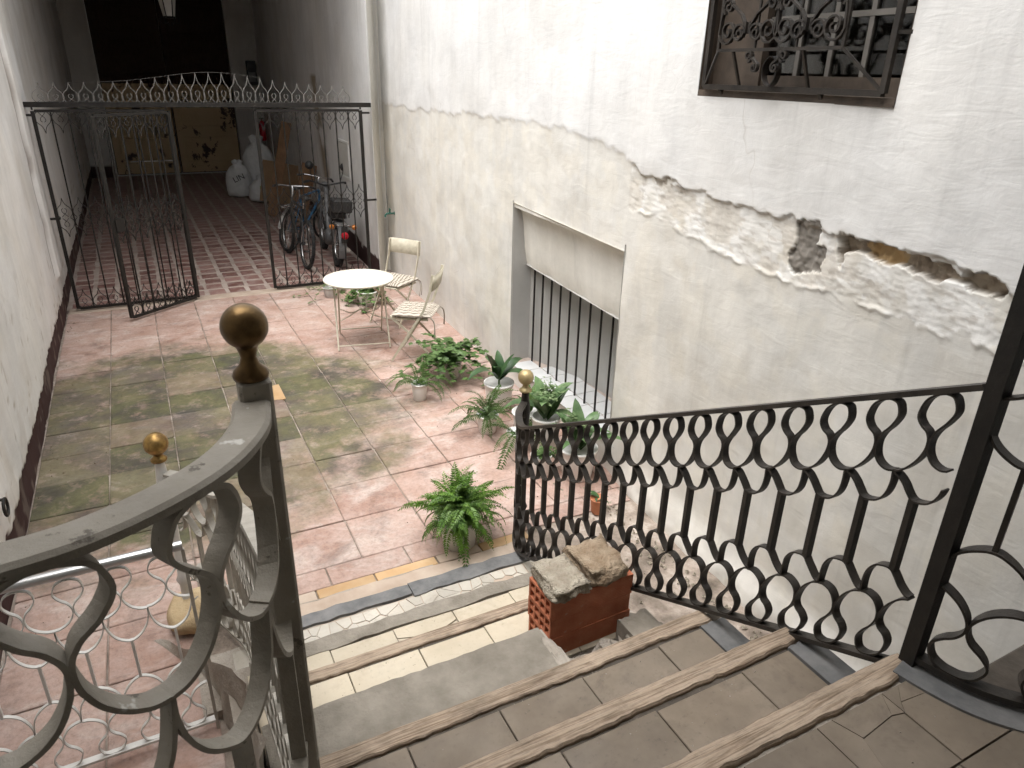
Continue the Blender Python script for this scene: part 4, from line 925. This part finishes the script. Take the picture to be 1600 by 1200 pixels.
part('case', MB().box(3.40, 3.62, 15.20, 15.348, 2.12, 2.68, bev=.01), BLACKP, fb); part('cover', MB().box(3.43, 3.59, 15.18, 15.199, 2.2, 2.42), GREYP, fb)
tag(part('cable', MB().tube([(3.64, 15.33, z) for z in (.6, 2, 3, 4.6)], .014, 6), HATCH), 'grey cable running up the passage end wall past the fuse box', 'cable')
fe = thing('fire_extinguisher', 'red fire extinguisher hanging on the wall at the passage end', 'extinguisher')
part('cylinder', MB().lathe([(.001, .82), (.07, .83), (.075, .86), (.075, 1.22), (.05, 1.28), (.02, 1.3), (.02, 1.34), (.001, 1.345)], (3.56, 14.9, 0), 16), REDL, fe); part('handle', MB().box(3.50, 3.62, 14.88, 14.92, 1.34, 1.37), BLACKP, fe)
part('wall_hook', MB().box(3.57, 3.685, 14.89, 14.91, 1.25, 1.27), BLACKP, fe)
ln = thing('hanging_lantern', 'black iron lantern with pale glass hanging high in the passage', 'lantern', (1.47, 10, 3.30))
for k in range(6):
    a = k*math.pi/3; part('lantern_rib', MB().tube([(.10*math.cos(a), .10*math.sin(a), 0), (.17*math.cos(a), .17*math.sin(a), .42)], .009, 5), IRON, ln)
    b = a+math.pi/3
    part('pane', MB().add([(.097*math.cos(a), .097*math.sin(a), .01), (.097*math.cos(b), .097*math.sin(b), .01), (.165*math.cos(b), .165*math.sin(b), .41), (.165*math.cos(a), .165*math.sin(a), .41)], [(0, 1, 2, 3)]), HATCH, ln)
    q = cr([(.10*math.cos(a), .10*math.sin(a), .0), (.15*math.cos(a), .15*math.sin(a), -.03), (.13*math.cos(a), .13*math.sin(a), -.10), (.06*math.cos(a), .06*math.sin(a), -.08), (.02*math.cos(a), .02*math.sin(a), -.14)], 4); part('curl', MB().tube(q, .006, 5), IRON, ln)
part('roof', MB().lathe([(.19, .42), (.18, .45), (.09, .55), (.03, .6), (.012, .66)], (0, 0, 0), 6, False), IRON, ln); part('chain', MB().tube([(0, 0, .65), (0, 0, 1.43)], .008, 5), IRON, ln)
part('base_ring', MB().lathe([(.001, -.02), (.10, -.015), (.105, .0), (.10, .012), (.001, .014)], (0, 0, 0), 12), IRON, ln)

def sack(name, lab, loc, s, seed, mt=SACK, tie=True):
    o = thing(name, lab, 'sack', loc); r_ = random.Random(seed); m_ = MB(); n = 20; prof = [(.55, 0), (.95, .04), (1.05, .2), (1.0, .45), (.9, .65), (.62, .8), (.3, .88), (.42, .97), (.2, 1.0), (.001, .98)]
    vs = []; fs = []
    for i, (r, z) in enumerate(prof):
        for k in range(n):
            a = 2*math.pi*k/n; q = r*(1+.16*float(vnoise(np.array([k*.7]), np.array([z*6.]), seed)[0])-.1); vs.append((q*s[0]*math.cos(a), q*s[1]*math.sin(a), z*s[2]*(1+.05*math.sin(a*2+seed))))
    for i in range(len(prof)-1):
        for k in range(n): fs.append((i*n+k, i*n+(k+1) % n, (i+1)*n+(k+1) % n, (i+1)*n+k))
    m_.add(vs, fs, True); m_.add(vs[:n], [tuple(range(n-1, -1, -1))]); part('sack_body', m_, mt, o); return o
s1_ = sack('rubble_sack', 'white rubble sack with black lettering leaning by the passage wall', (2.45, 11.55, 0), (.27, .25, .72), 3)
s2_ = sack('rubble_sack', 'short white rubble sack with a green printed patch', (2.80, 10.75, 0), (.30, .24, .52), 5)
s3_ = sack('rubble_sack', 'tall slumped white sack behind the two printed sacks', (2.95, 12.0, 0), (.36, .30, 1.15), 9)
def text(s, size, loc, rot, mt, parent):
    cu = bpy.data.curves.new('lettering', 'FONT'); cu.body = s; cu.size = size; cu.extrude = .002; cu.align_x = 'CENTER'
    o = bpy.data.objects.new('lettering', cu); COL.objects.link(o); dg = bpy.context.evaluated_depsgraph_get(); me = bpy.data.meshes.new_from_object(o.evaluated_get(dg)); bpy.data.objects.remove(o)
    me.materials.clear(); return link('lettering', me, mt, parent, loc, rot)
text('LIN', .16, (-.02, -.285, .36), (rad(88), rad(-22), rad(-6)), INK, s1_)
part('print_patch', MB().box(-.10, .10, -.268, -.262, .22, .34), PAPERGREEN, s2_); text('PAL', .10, (.02, -.262, .37), (rad(75), 0, 0), INK, s2_)
pk = thing('leaning_plank', 'long brown plank leaning against the passage wall behind the bicycles', 'plank', (2.62, 8.9, 0))
M_ = Matrix.Rotation(rad(16), 4, 'Y') @ Matrix.Rotation(rad(-6), 4, 'X'); part('board', MB().box(-.09, .09, -.012, .012, 0.02, 1.72, M_, bev=.003), PLANK, pk)
pk = thing('leaning_plank', 'shorter brown board leaning low beside the long plank', 'plank', (2.95, 8.2, 0))
M_ = Matrix.Rotation(rad(17), 4, 'Y'); part('board', MB().box(-.13, .13, -.012, .012, 0.03, 1.05, M_, bev=.003), PLANK, pk)
cb = thing('cardboard_sheet', 'flat brown cardboard piece propped across the white sacks', 'cardboard', (2.98, 10.25, 0))
part('sheet', MB().box(-.36, .36, -.008, .008, 0.02, .82, Matrix.Rotation(rad(-8), 4, 'X') @ Matrix.Rotation(rad(12), 4, 'Y')), CARD, cb)

# ---- bicycles and moped
def wheel(parent, c, r, tr, rimm, nsp=18, knob=False):
    x, y, z = c; n = 40
    wt = part('wheel', MB().tube([(x, y+(r-tr*1.9)*math.cos(2*math.pi*k/n), z+(r-tr*1.9)*math.sin(2*math.pi*k/n)) for k in range(n)], tr*.55, 6, closed=True), rimm, parent)
    m_ = MB().tube([(x, y+(r-tr)*math.cos(2*math.pi*k/n), z+(r-tr)*math.sin(2*math.pi*k/n)) for k in range(n)], tr, 8, closed=True)
    if knob:
        for k in range(56):
            a = 2*math.pi*k/56
            for s in (-1, 1):
                cy, cz = y+(r)*math.cos(a), z+(r)*math.sin(a); M_ = Matrix.Translation((x+s*tr*.5, cy, cz)) @ Matrix.Rotation(a, 4, 'X'); m_.box(-tr*.3, tr*.3, -.004, .004, -.007, .007, M_)
    part('tyre', m_, RUBBER, wt); m_ = MB().tube([(x-.03, y, z), (x+.03, y, z)], .018, 8)
    for k in range(nsp):
        a = 2*math.pi*k/nsp; s = .018 if k % 2 else -.018; m_.tube([(x+s, y+.02*math.cos(a+1), z+.02*math.sin(a+1)), (x, y+(r-tr*2)*math.cos(a), z+(r-tr*2)*math.sin(a))], .0016, 3, cap=False)
    part('spokes', m_, CHROME, wt); return wt
def bicycle(label, loc, rz, lean, fm, knob, rimm, steer=0):
    o = thing('bicycle', label, 'bicycle', loc, rz); o.rotation_euler = (0, lean, rz); r = .33; tr = .024 if knob else .017
    wheel(o, (0, 0, r), r, tr, rimm, knob=knob); wheel(o, (0, 1.04, r), r, tr, rimm, knob=knob)
    bb, st, ht, hb_ = (0, .42, .29), (0, .26, .78), (0, .86, .80), (0, .90, .66)
    m_ = MB()
    for a, b, rr in ((bb, st, .017), (st, ht, .017), (bb, hb_, .02), (ht, hb_, .021)): m_.tube([a, b], rr, 8)
    for s in (-1, 1): m_.tube([(s*.03, .40, .29), (s*.045, 0, r)], .010, 6); m_.tube([(s*.02, .27, .74), (s*.045, 0, r)], .008, 6)
    part('frame', m_, fm, o); m_ = MB()
    for s in (-1, 1): m_.tube([(s*.02, .905, .655), (s*.05, .95, .55), (s*.05, 1.04, r)], .011, 6)
    part('fork', m_, CHROME if not knob else fm, o)
    part('handlebar', MB().tube(cr([(-.29, .74, 1.0), (-.22, .82, 1.01), (-.05, .87, 1.0), (.05, .87, 1.0), (.22, .82, 1.01), (.29, .74, 1.0)], 4), .012, 8), CHROME, o)
    for s in (-1, 1): part('grip', MB().tube([(s*.30, .725, 1.0), (s*.23, .81, 1.01)], .017, 8), BLACKP, o)
    part('stem', MB().tube([(0, .855, .80), (0, .84, .97), (0, .87, 1.0)], .014, 8), CHROME, o); part('seat_post', MB().tube([st, (0, .235, .90)], .013, 8), CHROME, o)
    m_ = MB(); vs = []; pf_ = [(-.02, .03, .0), (.03, .075, .012), (.1, .07, .01), (.17, .035, .0), (.26, .018, -.005)]
    for d_, w_, h_ in pf_:
        for k in range(8): a = 2*math.pi*k/8; vs.append((w_*math.cos(a), .12+d_, .925+h_+.028*math.sin(a)))
    fs = [(i*8+k, i*8+(k+1) % 8, i*8+8+(k+1) % 8, i*8+8+k) for i in range(4) for k in range(8)]+[tuple(range(7, -1, -1)), tuple(range(32, 40))]
    m_.add(vs, fs, True); part('saddle', m_, BLACKP, o)
    part('chainring', MB().tube([(.035, .42+.09*math.cos(t*.3927), .29+.09*math.sin(t*.3927)) for t in range(16)], .006, 5, closed=True), CHROME, o)
    for s in (-1, 1): part('crank', MB().tube([(s*.05, .42, .29), (s*.06, .42+s*.06, .29-s*.15)], .009, 6), CHROME, o); part('pedal', MB().box(s*.10-.045, s*.10+.045, .42+s*.06-.035, .42+s*.06+.035, .29-s*.15-.01, .29-s*.15+.01), BLACKP, o)
    part('chain', MB().tube([(.035, .42, .38), (.035, 0, r+.04), (.035, -.04, r), (.035, 0, r-.04), (.035, .42, .20)], .005, 4), RUBBER, o)
    if not knob:
        part('mudguard', MB().ribbon([(0, (r+.02)*math.cos(a), r+(r+.02)*math.sin(a)) for a in np.linspace(.3, 2.9, 16)], [(1, 0, 0)]*16, .045, .003), CHROME, o)
        m_ = MB()
        for s in (-1, 1): m_.tube([(s*.05, .22, .70), (s*.05, -.25, .70)], .006, 5); m_.tube([(s*.05, -.15, .70), (s*.045, 0, r)], .005, 5)
        for k in range(4): m_.tube([(-.05, .15-k*.12, .70), (.05, .15-k*.12, .70)], .005, 5)
        part('luggage_rack', m_, CHROME, o)
    return o
bicycle('old bicycle with blue frame and chrome rims parked deeper in the passage', (2.40, 6.05, 0), rad(-40), rad(7), BLUE, False, CHROME)
bicycle('dark mountain bicycle with knobbly tyres parked behind the right gate panel', (2.40, 4.95, 0), rad(3), rad(7), BLACKP, True, CHROME)
mo = thing('moped', 'small grey moped with red tail lamp and amber indicator against the passage wall', 'moped', (2.83, 4.93, 0), rad(-4)); mo.rotation_euler = (0, rad(5), rad(-4))
wheel(mo, (0, 0, .30), .30, .042, CHROME, 24, True); wheel(mo, (0, 1.15, .30), .30, .04, CHROME, 24, True)
part('rear_mudguard', MB().ribbon([(0, .345*math.cos(a), .30+.345*math.sin(a)) for a in np.linspace(.4, 3.5, 20)], [(1, 0, 0)]*20, .10, .006), GREYP, mo)
part('front_mudguard', MB().ribbon([(0, 1.15+.335*math.cos(a), .30+.335*math.sin(a)) for a in np.linspace(-.2, 2.6, 18)], [(1, 0, 0)]*18, .09, .005), GREYP, mo)
m_ = MB(); m_.tube(cr([(0, 1.0, .92), (0, .93, .70), (0, .78, .42), (0, .5, .34), (0, .3, .45), (0, .05, .62)], 4), .035, 8)
for s in (-1, 1): m_.tube([(s*.07, 0, .30), (s*.06, -.02, .62)], .016, 6); m_.tube([(s*.06, 1.02, .78), (s*.055, 1.15, .30)], .018, 6)
part('frame', m_, GREYP, mo)
part('engine', MB().lathe([(.001, -.08), (.10, -.08), (.12, -.04), (.12, .04), (.10, .08), (.001, .08)], (0, 0, 0), 16), GREYP, mo, (0, .55, .30), (0, rad(90), 0)); part('exhaust', MB().tube([(.09, .5, .22), (.11, .2, .22), (.11, -.15, .26)], [.02, .03, .032], 8), CHROME, mo)
m_ = MB(); vs = []
for y, wv2, z0, z1 in ((-.12, .07, .68, .74), (-.02, .11, .67, .78), (.2, .11, .67, .78), (.4, .08, .68, .76), (.5, .05, .68, .73)): vs += [(-wv2, y, z0), (wv2, y, z0), (wv2*.9, y, z1), (-wv2*.9, y, z1)]
fs = [(3, 2, 1, 0), (16, 17, 18, 19)]+[(i*4+k, i*4+(k+1) % 4, i*4+4+(k+1) % 4, i*4+4+k) for i in range(4) for k in range(4)]
m_.add(vs, fs); part('seat', m_, BLACKP, mo)
m_ = MB()
for s in (-1, 1): m_.tube([(s*.09, 0.05, .62), (s*.09, -.36, .63), (s*.06, -.38, .63)], .009, 6)
for k in range(3): m_.tube([(-.09, -.05-k*.13, .63), (.09, -.05-k*.13, .63)], .008, 6)
part('rear_rack', m_, CHROME, mo); part('carrier_box', MB().box(-.13, .13, -.30, -.02, .785, .95, bev=.015), BLACKP, mo)
part('tail_lamp', MB().lathe([(.001, -.035), (.04, -.03), (.05, 0), (.045, .03), (.001, .035)], (0, 0, 0), 14), REDL, mo, (.02, -.37, .50), (rad(90), 0, 0)); part('lamp_bracket', MB().box(-.02, .06, -.36, -.33, .40, .62), BLACKP, mo)
for s in (-1, 1): part('indicator', MB().lathe([(.001, -.03), (.03, -.025), (.034, .02), (.001, .03)], (0, 0, 0), 12), AMBER, mo, (s*.15, -.33, .61), (rad(90), 0, 0)); part('indicator_stalk', MB().tube([(s*.08, -.33, .615), (s*.15, -.33, .61)], .007, 5), BLACKP, mo)
part('handlebar', MB().tube(cr([(-.33, .86, 1.02), (-.24, .95, 1.03), (-.06, 1.0, .98), (.06, 1.0, .98), (.24, .95, 1.03), (.33, .86, 1.02)], 4), .013, 8), BLACKP, mo)
for s in (-1, 1): part('grip', MB().tube([(s*.34, .85, 1.02), (s*.26, .93, 1.03)], .019, 8), BLACKP, mo); part('mirror_stem', MB().tube([(s*.2, .96, 1.03), (s*.24, .95, 1.2)], .006, 5), BLACKP, mo); part('mirror', MB().lathe([(.001, -.012), (.055, -.01), (.06, .0), (.001, .02)], (0, 0, 0), 16), BLACKP, mo, (s*.25, .95, 1.25), (rad(80), 0, 0))
part('headlamp', MB().lathe([(.001, -.09), (.05, -.07), (.08, -.01), (.08, .02), (.001, .03)], (0, 0, 0), 16), GREYP, mo, (0, 1.1, .93), (rad(-90), 0, 0))

# ------------------------------------------------------------------ table and chairs
tb = thing('bistro_table', 'round ivory folding metal table with thin legs', 'table', (2.29, 1.83, 0), rad(-12))
part('table_top', MB().lathe([(.001, .645), (.335, .645), (.343, .650), (.345, .660), (.340, .668), (.30, .664), (.001, .663)], (0, 0, 0), 48), TABLEPAINT, tb)
def rod(parent, pts, r, nm, mt=CREAMPAINT): part(nm, MB().tube(pts, r, 7), mt, parent)
for s, (xa, xb) in ((1, (-.26, .24)), (-1, (.26, -.24))):
    o_ = .25 if s > 0 else .215
    for t in (-1, 1): rod(tb, [(t*o_, xa*1.0, .012), (t*o_*.98, xb*.85, .635)], .0085, 'leg')
    rod(tb, [(-o_, xa*.97, .055), (o_, xa*.97, .055)], .006, 'stretcher')
rod(tb, cr([(-.21, -.20, .30), (-.10, -.04, .30), (0, .0, .34), (.10, -.04, .30), (.21, -.20, .30)], 4), .005, 'brace'); rod(tb, cr([(-.21, .20, .30), (-.10, .04, .30), (0, 0, .34), (.10, .04, .30), (.21, .20, .30)], 4), .005, 'brace')
for t in (-1, 1): rod(tb, [(t*.21, -.24, .64), (t*.21, .24, .64)], .006, 'top_rail')
def chair(label, loc, rz):
    o = thing('folding_chair', label, 'chair', loc, rz, 'folding chairs by the table'); W2 = .195
    for s in (-1, 1):
        part('leg', MB().ribbon([(s*W2, .20, .01), (s*W2, .02, .30), (s*W2, -.12, .52), (s*W2, -.185, .70), (s*W2, -.215, .87)], [(1, 0, .0)]*5, .008, .022), CREAMPAINT, o)
        part('leg', MB().ribbon([(s*(W2-.02), -.24, .01), (s*(W2-.02), .03, .30), (s*(W2-.02), .19, .435)], [(1, 0, 0)]*3, .008, .020), CREAMPAINT, o)
        part('seat_rail', MB().box(s*(W2-.02)-.005, s*(W2-.02)+.005, -.16, .20, .425, .44), CREAMPAINT, o)
    for k in range(6): part('seat_slat', MB().box(-W2+.025, W2-.025, -.15+k*.062, -.10+k*.062, .437, .447), CREAMPAINT, o)
    rod(o, [(-W2, .155, .08), (W2, .155, .08)], .006, 'stretcher'); rod(o, [(-W2+.02, -.19, .07), (W2-.02, -.19, .07)], .006, 'stretcher')
    m_ = MB(); n = 10; vs = []
    for k in range(n+1):
        x = -W2-.012+(2*W2+.024)*k/n; b = -.018*(1-(2*k/n-1)**2)
        for dy, z in ((.012, .72), (.012, .865), (.006, .87), (.006, .715)): vs.append((x, -.205-.02+b+dy-(z-.72)*.18+.012, z))
    m_.add(vs, [(3, 2, 1, 0), tuple(n*4+k for k in range(4))]+[(i*4+k, i*4+(k+1) % 4, i*4+4+(k+1) % 4, i*4+4+k) for i in range(n) for k in range(4)], True); part('backrest', m_, CREAMPAINT, o)
    return o
def cushion(label, loc, rz):
    o = thing('seat_cushion', label, 'cushion', loc, rz, 'striped cushions on the folding chairs'); n = 16; vs = []
    for top in (1, 0):
        for i in range(n+1):
            for j in range(n+1):
                u, v = 2*i/n-1, 2*j/n-1; e = max(abs(u), abs(v)); edge = (1-max(0, e)**6)
                puff = .020+.050*edge*(.75+.25*math.sin(i*1.6)*math.sin(j*1.6)) if top else .0
                r_ = 1-.05*(abs(u)*abs(v))**3; vs.append((u*.205*r_, v*.195*r_, puff if top else .014*(1-edge)))
    K = (n+1)**2; fs = []
    for i in range(n):
        for j in range(n): a = i*(n+1)+j; fs.append((a, a+n+1, a+n+2, a+1)); fs.append((K+a, K+a+1, K+a+n+2, K+a+n+1))
    for i in range(n):
        for a, b in ((i*(n+1), (i+1)*(n+1)), ((i+1)*(n+1)+n, i*(n+1)+n), (i+1, i), (n*(n+1)+i, n*(n+1)+i+1)): fs.append((a, b, K+b, K+a))
    part('pad', MB().add(vs, fs, True), CUSHION, o)
    for s in (-1, 1):
        for t in (0, .018): part('tie', MB().tube(cr([(s*.19+t, -.18, .01), (s*.20+t, -.215, -.02), (s*.205+t, -.225, -.09), (s*.20+t*1.5, -.22, -.17-t)], 3), .004, 5), CUSHION, o)
    return o
c2 = math.atan2(-.70, -.70)+0
def face(dx, dy): return math.atan2(dy, dx)-math.pi/2
a2 = face(-.82, .57); a1 = face(-.82, -.57)
chair('cream folding chair with its back towards the plants', (2.66, 1.22, 0), a2); cushion('striped seat cushion on the chair nearest the plants', (2.66, 1.22, .448), a2)
chair('cream folding chair between the round table and the white wall', (2.80, 2.30, 0), a1); cushion('striped seat cushion half hidden by the round table', (2.80, 2.30, .448), a1)

# ------------------------------------------------------------------ plants
def frond_mesh(L, n, wl, droop, seed, curl=0.):
    r_ = random.Random(seed); m_ = MB(); P = []
    for i in range(n+1):
        t = i/n; P.append(Vector((.06*math.sin(seed*2.1+t*2.4)*t, L*(t-.25*droop*t*t*t), L*(.55*t-droop*.95*t*t))))
    m_.tube(P, [.0028*(1-.7*i/n) for i in range(n+1)], 3, cap=False)
    for i in range(1, n+1):
        t = i/n; w_ = wl*math.sin(math.pi*min(1, (t*.90+.12)))**.6; d = (P[min(i+1, n)]-P[i-1]).normalized()
        for s in (-1, 1):
            a = Vector((s, .32+r_.uniform(-.12, .12), r_.uniform(-.35, .25))).normalized(); q = P[i]; ln_ = w_*r_.uniform(.8, 1.12); hw = (d+Vector((0, 0, r_.uniform(-.4, .4)))).normalized()*(L/n*.40); mid = q+a*ln_*.4+Vector((0, 0, .012*wl/.08)); tip = q+a*ln_+Vector((0, 0, -.018*wl/.08))
            m_.add([q, mid+hw, tip, mid-hw], [(0, 1, 2), (0, 2, 3)])
    return m_.mesh('frond')
FR = [frond_mesh(1., 24, .105, dr_, k) for k, dr_ in enumerate((.55, .75, .95, .65, .85))]
def pot(o, r, h, mt, rim=True):
    pr_ = [(r*.70, 0), (r*.74, .004), (r*.90, h*.7), (r*.96, h*.92), (r, h*.93) if rim else (r*.97, h*.95), (r*1.0, h), (r*.93, h), (r*.9, h*.9), (r*.86, h*.86), (.001, h*.86)]
    part('pot', MB().lathe(pr_[:8], (0, 0, 0), 28), mt, o); part('soil', MB().lathe([(.001, h*.885), (r*.5, h*.90), (r*.905, h*.87)][::-1], (0, 0, 0), 20), SOIL, o)
def fern(o, z, L, n, seed, mt, spread=1., up_=.4):
    r_ = random.Random(seed)
    for k in range(n):
        a = r_.uniform(0, 2*math.pi); t = r_.random(); s = L*r_.uniform(.7, 1.1); tilt = rad(-10+62*(1-t)**1.2*up_/.4) 
        link('frond', FR[k % 5], mt, o, (r_.uniform(-.02, .02), r_.uniform(-.02, .02), z), (tilt, rad(r_.uniform(-14, 14)), a)).scale = (s*r_.uniform(.85, 1.1),)*3
bf = thing('boston_fern', 'bushy bright green fern in a white pot at the foot of the stairs', 'fern', (1.84, -1.72, 0)); pot(bf, .125, .19, POTWHITE)
for_f = FR
fern(bf, .17, .36, 170, 3, FERN, up_=.66)
def set_mesh_copy():
    out = []
    for me in FR:
        c = me.copy(); c.materials.clear(); out.append(c)
    return out
FR_keep = FR; FR = set_mesh_copy()
f2 = thing('potted_fern', 'drooping fern in a small white pot below the broad-leaved plant', 'fern', (2.60, -.50, 0)); pot(f2, .088, .15, POTWHITE); fern(f2, .135, .33, 30, 11, FERN2, up_=.45)
f3 = thing('potted_fern', 'sparse trailing fern in a small white pot standing alone on the tiles', 'fern', (2.33, .27, 0)); pot(f3, .07, .15, POTWHITE); fern(f3, .135, .34, 15, 15, FERN2, up_=.35)
f4 = thing('potted_fern', 'small white pot with long fern fronds trailing onto the floor tiles', 'fern', (2.68, -.83, 0)); pot(f4, .072, .14, POTWHITE); fern(f4, .125, .42, 9, 19, FERN2, up_=.25)
def ivy_leaf(m_, p, d, s):
    d = Vector(d).normalized(); up = Vector((0, 0, 1)); sd_ = d.cross(up); sd_ = sd_.normalized() if sd_.length > .01 else Vector((1, 0, 0)); n_ = sd_.cross(d)
    p = Vector(p); q = [(0, 0), (.42, -.12), (.55, .25), (.3, .62), (0, 1.), (-.3, .62), (-.55, .25), (-.42, -.12)]
    m_.add([p]+[p+sd_*(a*s)+d*(b*s)+n_*(-.12*s*abs(a)) for a, b in q[1:]], [(0, 1, 2, 3, 4), (0, 4, 5, 6, 7)])
def ivy(o, z, nst, L, seed, mt, s=.045, up_=.5, nm='foliage', droop=1.):
    r_ = random.Random(seed); m_ = MB()
    for k in range(nst):
        a = r_.uniform(0, 2*math.pi); el = r_.uniform(.1, 1.) * up_; l_ = L*r_.uniform(.5, 1.1); P = []
        for i in range(7):
            t = i/6; rr = l_*t*math.cos(el); zz = z+l_*t*math.sin(el)*1.2-droop*l_*t*t*.55; P.append(Vector((rr*math.cos(a+.3*t), rr*math.sin(a+.3*t), max(zz, .012+.01*r_.random()))))
        m_.tube(P, .002, 3, cap=False)
        for i in range(1, 7):
            for j in range(r_.choice((2, 3))):
                b = r_.uniform(0, 6.28); ivy_leaf(m_, P[i]+Vector((r_.uniform(-.02, .02), r_.uniform(-.02, .02), r_.uniform(0, .02))), (math.cos(b), math.sin(b), r_.uniform(-.5, .25)), s*r_.uniform(.6, 1.1))
    return part(nm, m_, mt, o)
iv = thing('potted_ivy', 'spreading green ivy in a grey pot beside the folding chair', 'ivy', (2.74, .62, 0)); pot(iv, .13, .18, POTGREY); ivy(iv, .17, 60, .42, 3, IVY, .055, 1.1)
i2 = thing('potted_ivy', 'trailing ivy in a white pot under the round table', 'ivy', (2.70, 3.02, 0)); pot(i2, .125, .17, POTWHITE); ivy(i2, .16, 30, .34, 7, IVY, .045, .8, droop=1.5)
i3 = thing('potted_trailer', 'thin trailing plant in a small grey pot by the gate', 'plant', (2.37, 3.50, 0)); pot(i3, .085, .12, POTGREY); ivy(i3, .11, 9, .55, 13, IVY, .035, .3, droop=1.6)
def blade(L, w, bend, n=8, fold=.25):
    m_ = MB(); vs = []
    for i in range(n+1):
        t = i/n; wd = w*(math.sin(math.pi*(t**.75))**.85+.04)*(1 if t < 1 else .02); y = L*(t*math.cos(bend*t*.5)); z = L*(t-bend*.42*t*t*t); y = L*bend*.55*t*t; x0 = wd/2
        vs += [(-x0, y-fold*x0*.4, z+fold*x0*.5), (0, y, z), (x0, y-fold*x0*.4, z+fold*x0*.5)]
    m_.add(vs, [(i*3+k, i*3+k+1, i*3+4+k, i*3+3+k) for i in range(n) for k in range(2)], True); return m_.mesh('leaf')
def rosette(o, z, n, L, w, mt, seed, bends=(.3, .6, .9), tilt=(5, 35)):
    r_ = random.Random(seed); ms = [blade(L, w, b) for b in bends]
    for k in range(n):
        a = 2*math.pi*k/n+r_.uniform(-.4, .4); link('leaf', ms[k % len(ms)], mt, o, (0.015*math.cos(a), .015*math.sin(a), z), (rad(-r_.uniform(*tilt)), 0, a)).scale = (r_.uniform(.75, 1.1),)*3
p1 = thing('broad_leaf_plant', 'dark broad-leaved plant in a large white pot by the niche edge', 'plant', (2.86, -.17, 0)); pot(p1, .125, .24, POTWHITE)
part('stem', MB().tube([(0, 0, .2), (0, 0, .34)], .008, 6), IVY, p1); rosette(p1, .26, 9, .36, .10, BROAD, 4, (.35, .75, 1.1), (5, 40))
p2 = thing('broad_leaf_plant', 'white pot of upright green leaves behind the brass ball newel', 'plant', (2.86, -.66, 0)); pot(p2, .118, .19, POTWHITE); rosette(p2, .17, 7, .26, .065, IVY, 8, (.3, .5, .8), (5, 35))
p3 = thing('striped_plant', 'plant with long pale striped leaves in a white pot behind the railing', 'plant', (2.84, -.98, 0)); pot(p3, .105, .30, POTWHITE); rosette(p3, .27, 9, .40, .105, STRIPE, 12, (.4, .8, 1.15), (8, 35)); ivy(p3, .44, 14, .18, 21, SPECK, .024, 1.3, 'sprigs', .6)
p4 = thing('small_plant', 'small white pot with a short green plant behind the railing bars', 'plant', (2.66, -1.24, 0)); pot(p4, .075, .16, POTWHITE); ivy(p4, .14, 12, .12, 33, FERN2, .03, 1.2)
p5 = thing('lily_plant', 'broad green lily in a wide white pot below the niche ledge', 'plant', (2.88, -1.36, 0)); pot(p5, .135, .23, POTWHITE); rosette(p5, .2, 12, .42, .095, STRIPE, 18, (.35, .7, 1.1), (5, 42)); ivy(p5, .36, 10, .18, 44, SPECK, .025, 1.2, 'sprigs', .7)
p6 = thing('small_plant', 'withered plant in a little terracotta pot near the wall foot', 'plant', (2.765, -1.80, 0)); pot(p6, .055, .105, POTTERRA); rosette(p6, .09, 5, .12, .025, BROAD, 23, (.9, 1.2), (25, 55))

# ------------------------------------------------------------------ grit and leaf litter
def scatter(n, fn, smin, smax, seed):
    r_ = random.Random(seed); m_ = MB()
    for k in range(n):
        x, y, z = fn(r_); q = r_.uniform(smin, smax); a = r_.uniform(0, 6.28); P = [(x+q*math.cos(a+t)*r_.uniform(.6, 1.2), y+q*math.sin(a+t)*r_.uniform(.6, 1.2), z) for t in (0, 2.1, 4.2)]
        m_.add(P+[(x, y, z+q*r_.uniform(.5, 1.1))], [(0, 1, 3), (1, 2, 3), (2, 0, 3)])
    return m_
def on_step(r_):
    i = r_.choice((1, 2, 2, 4, 4, 5, 5, 6)); y1 = NY[i]-.07; y0 = NY[i+1] if i < 6 else -4.6; t = r_.random()**2
    return r_.uniform(.6, 1.95), (y0+(y1-y0)*t if r_.random() < .5 else y1-(y1-y0)*t*.4), NZ[i]-.001
stuff(part('grit', scatter(420, on_step, .0012, .0042, 3), STEPBODY, stair))
LITTER = simple('dry_leaf_litter', (.05, .035, .02), (.17, .12, .07), 30, .9, 0)
stuff(part('floor_litter', scatter(260, lambda r_: (r_.choice((r_.uniform(-.40, 3.0), -.40+abs(r_.gauss(0, .08)), 2.9-abs(r_.gauss(0, .3)))), r_.uniform(-1.7, 3.9), -.001), .0025, .009, 5), LITTER))
stuff(part('plaster_crumbs', scatter(240, lambda r_: (2.92-abs(r_.gauss(0, .13)), r_.uniform(-3.4, -1.2), -.004), .004, .02, 9), MORTARG))

rg = thing('scroll_stand_in', 'black iron ring by the left wall standing in for a railing end scroll', 'ring', (-.385, -1.0, .45))  # ring and staple made up in place of another railing's end scroll
part('ring', MB().tube([(0, .045*math.cos(t*.314), .045*math.sin(t*.314)) for t in range(20)], .008, 8, closed=True), IRON, rg)
part('staple', MB().tube([(0, 0, .045), (-.06, 0, .05)], .008, 6), IRON, rg)
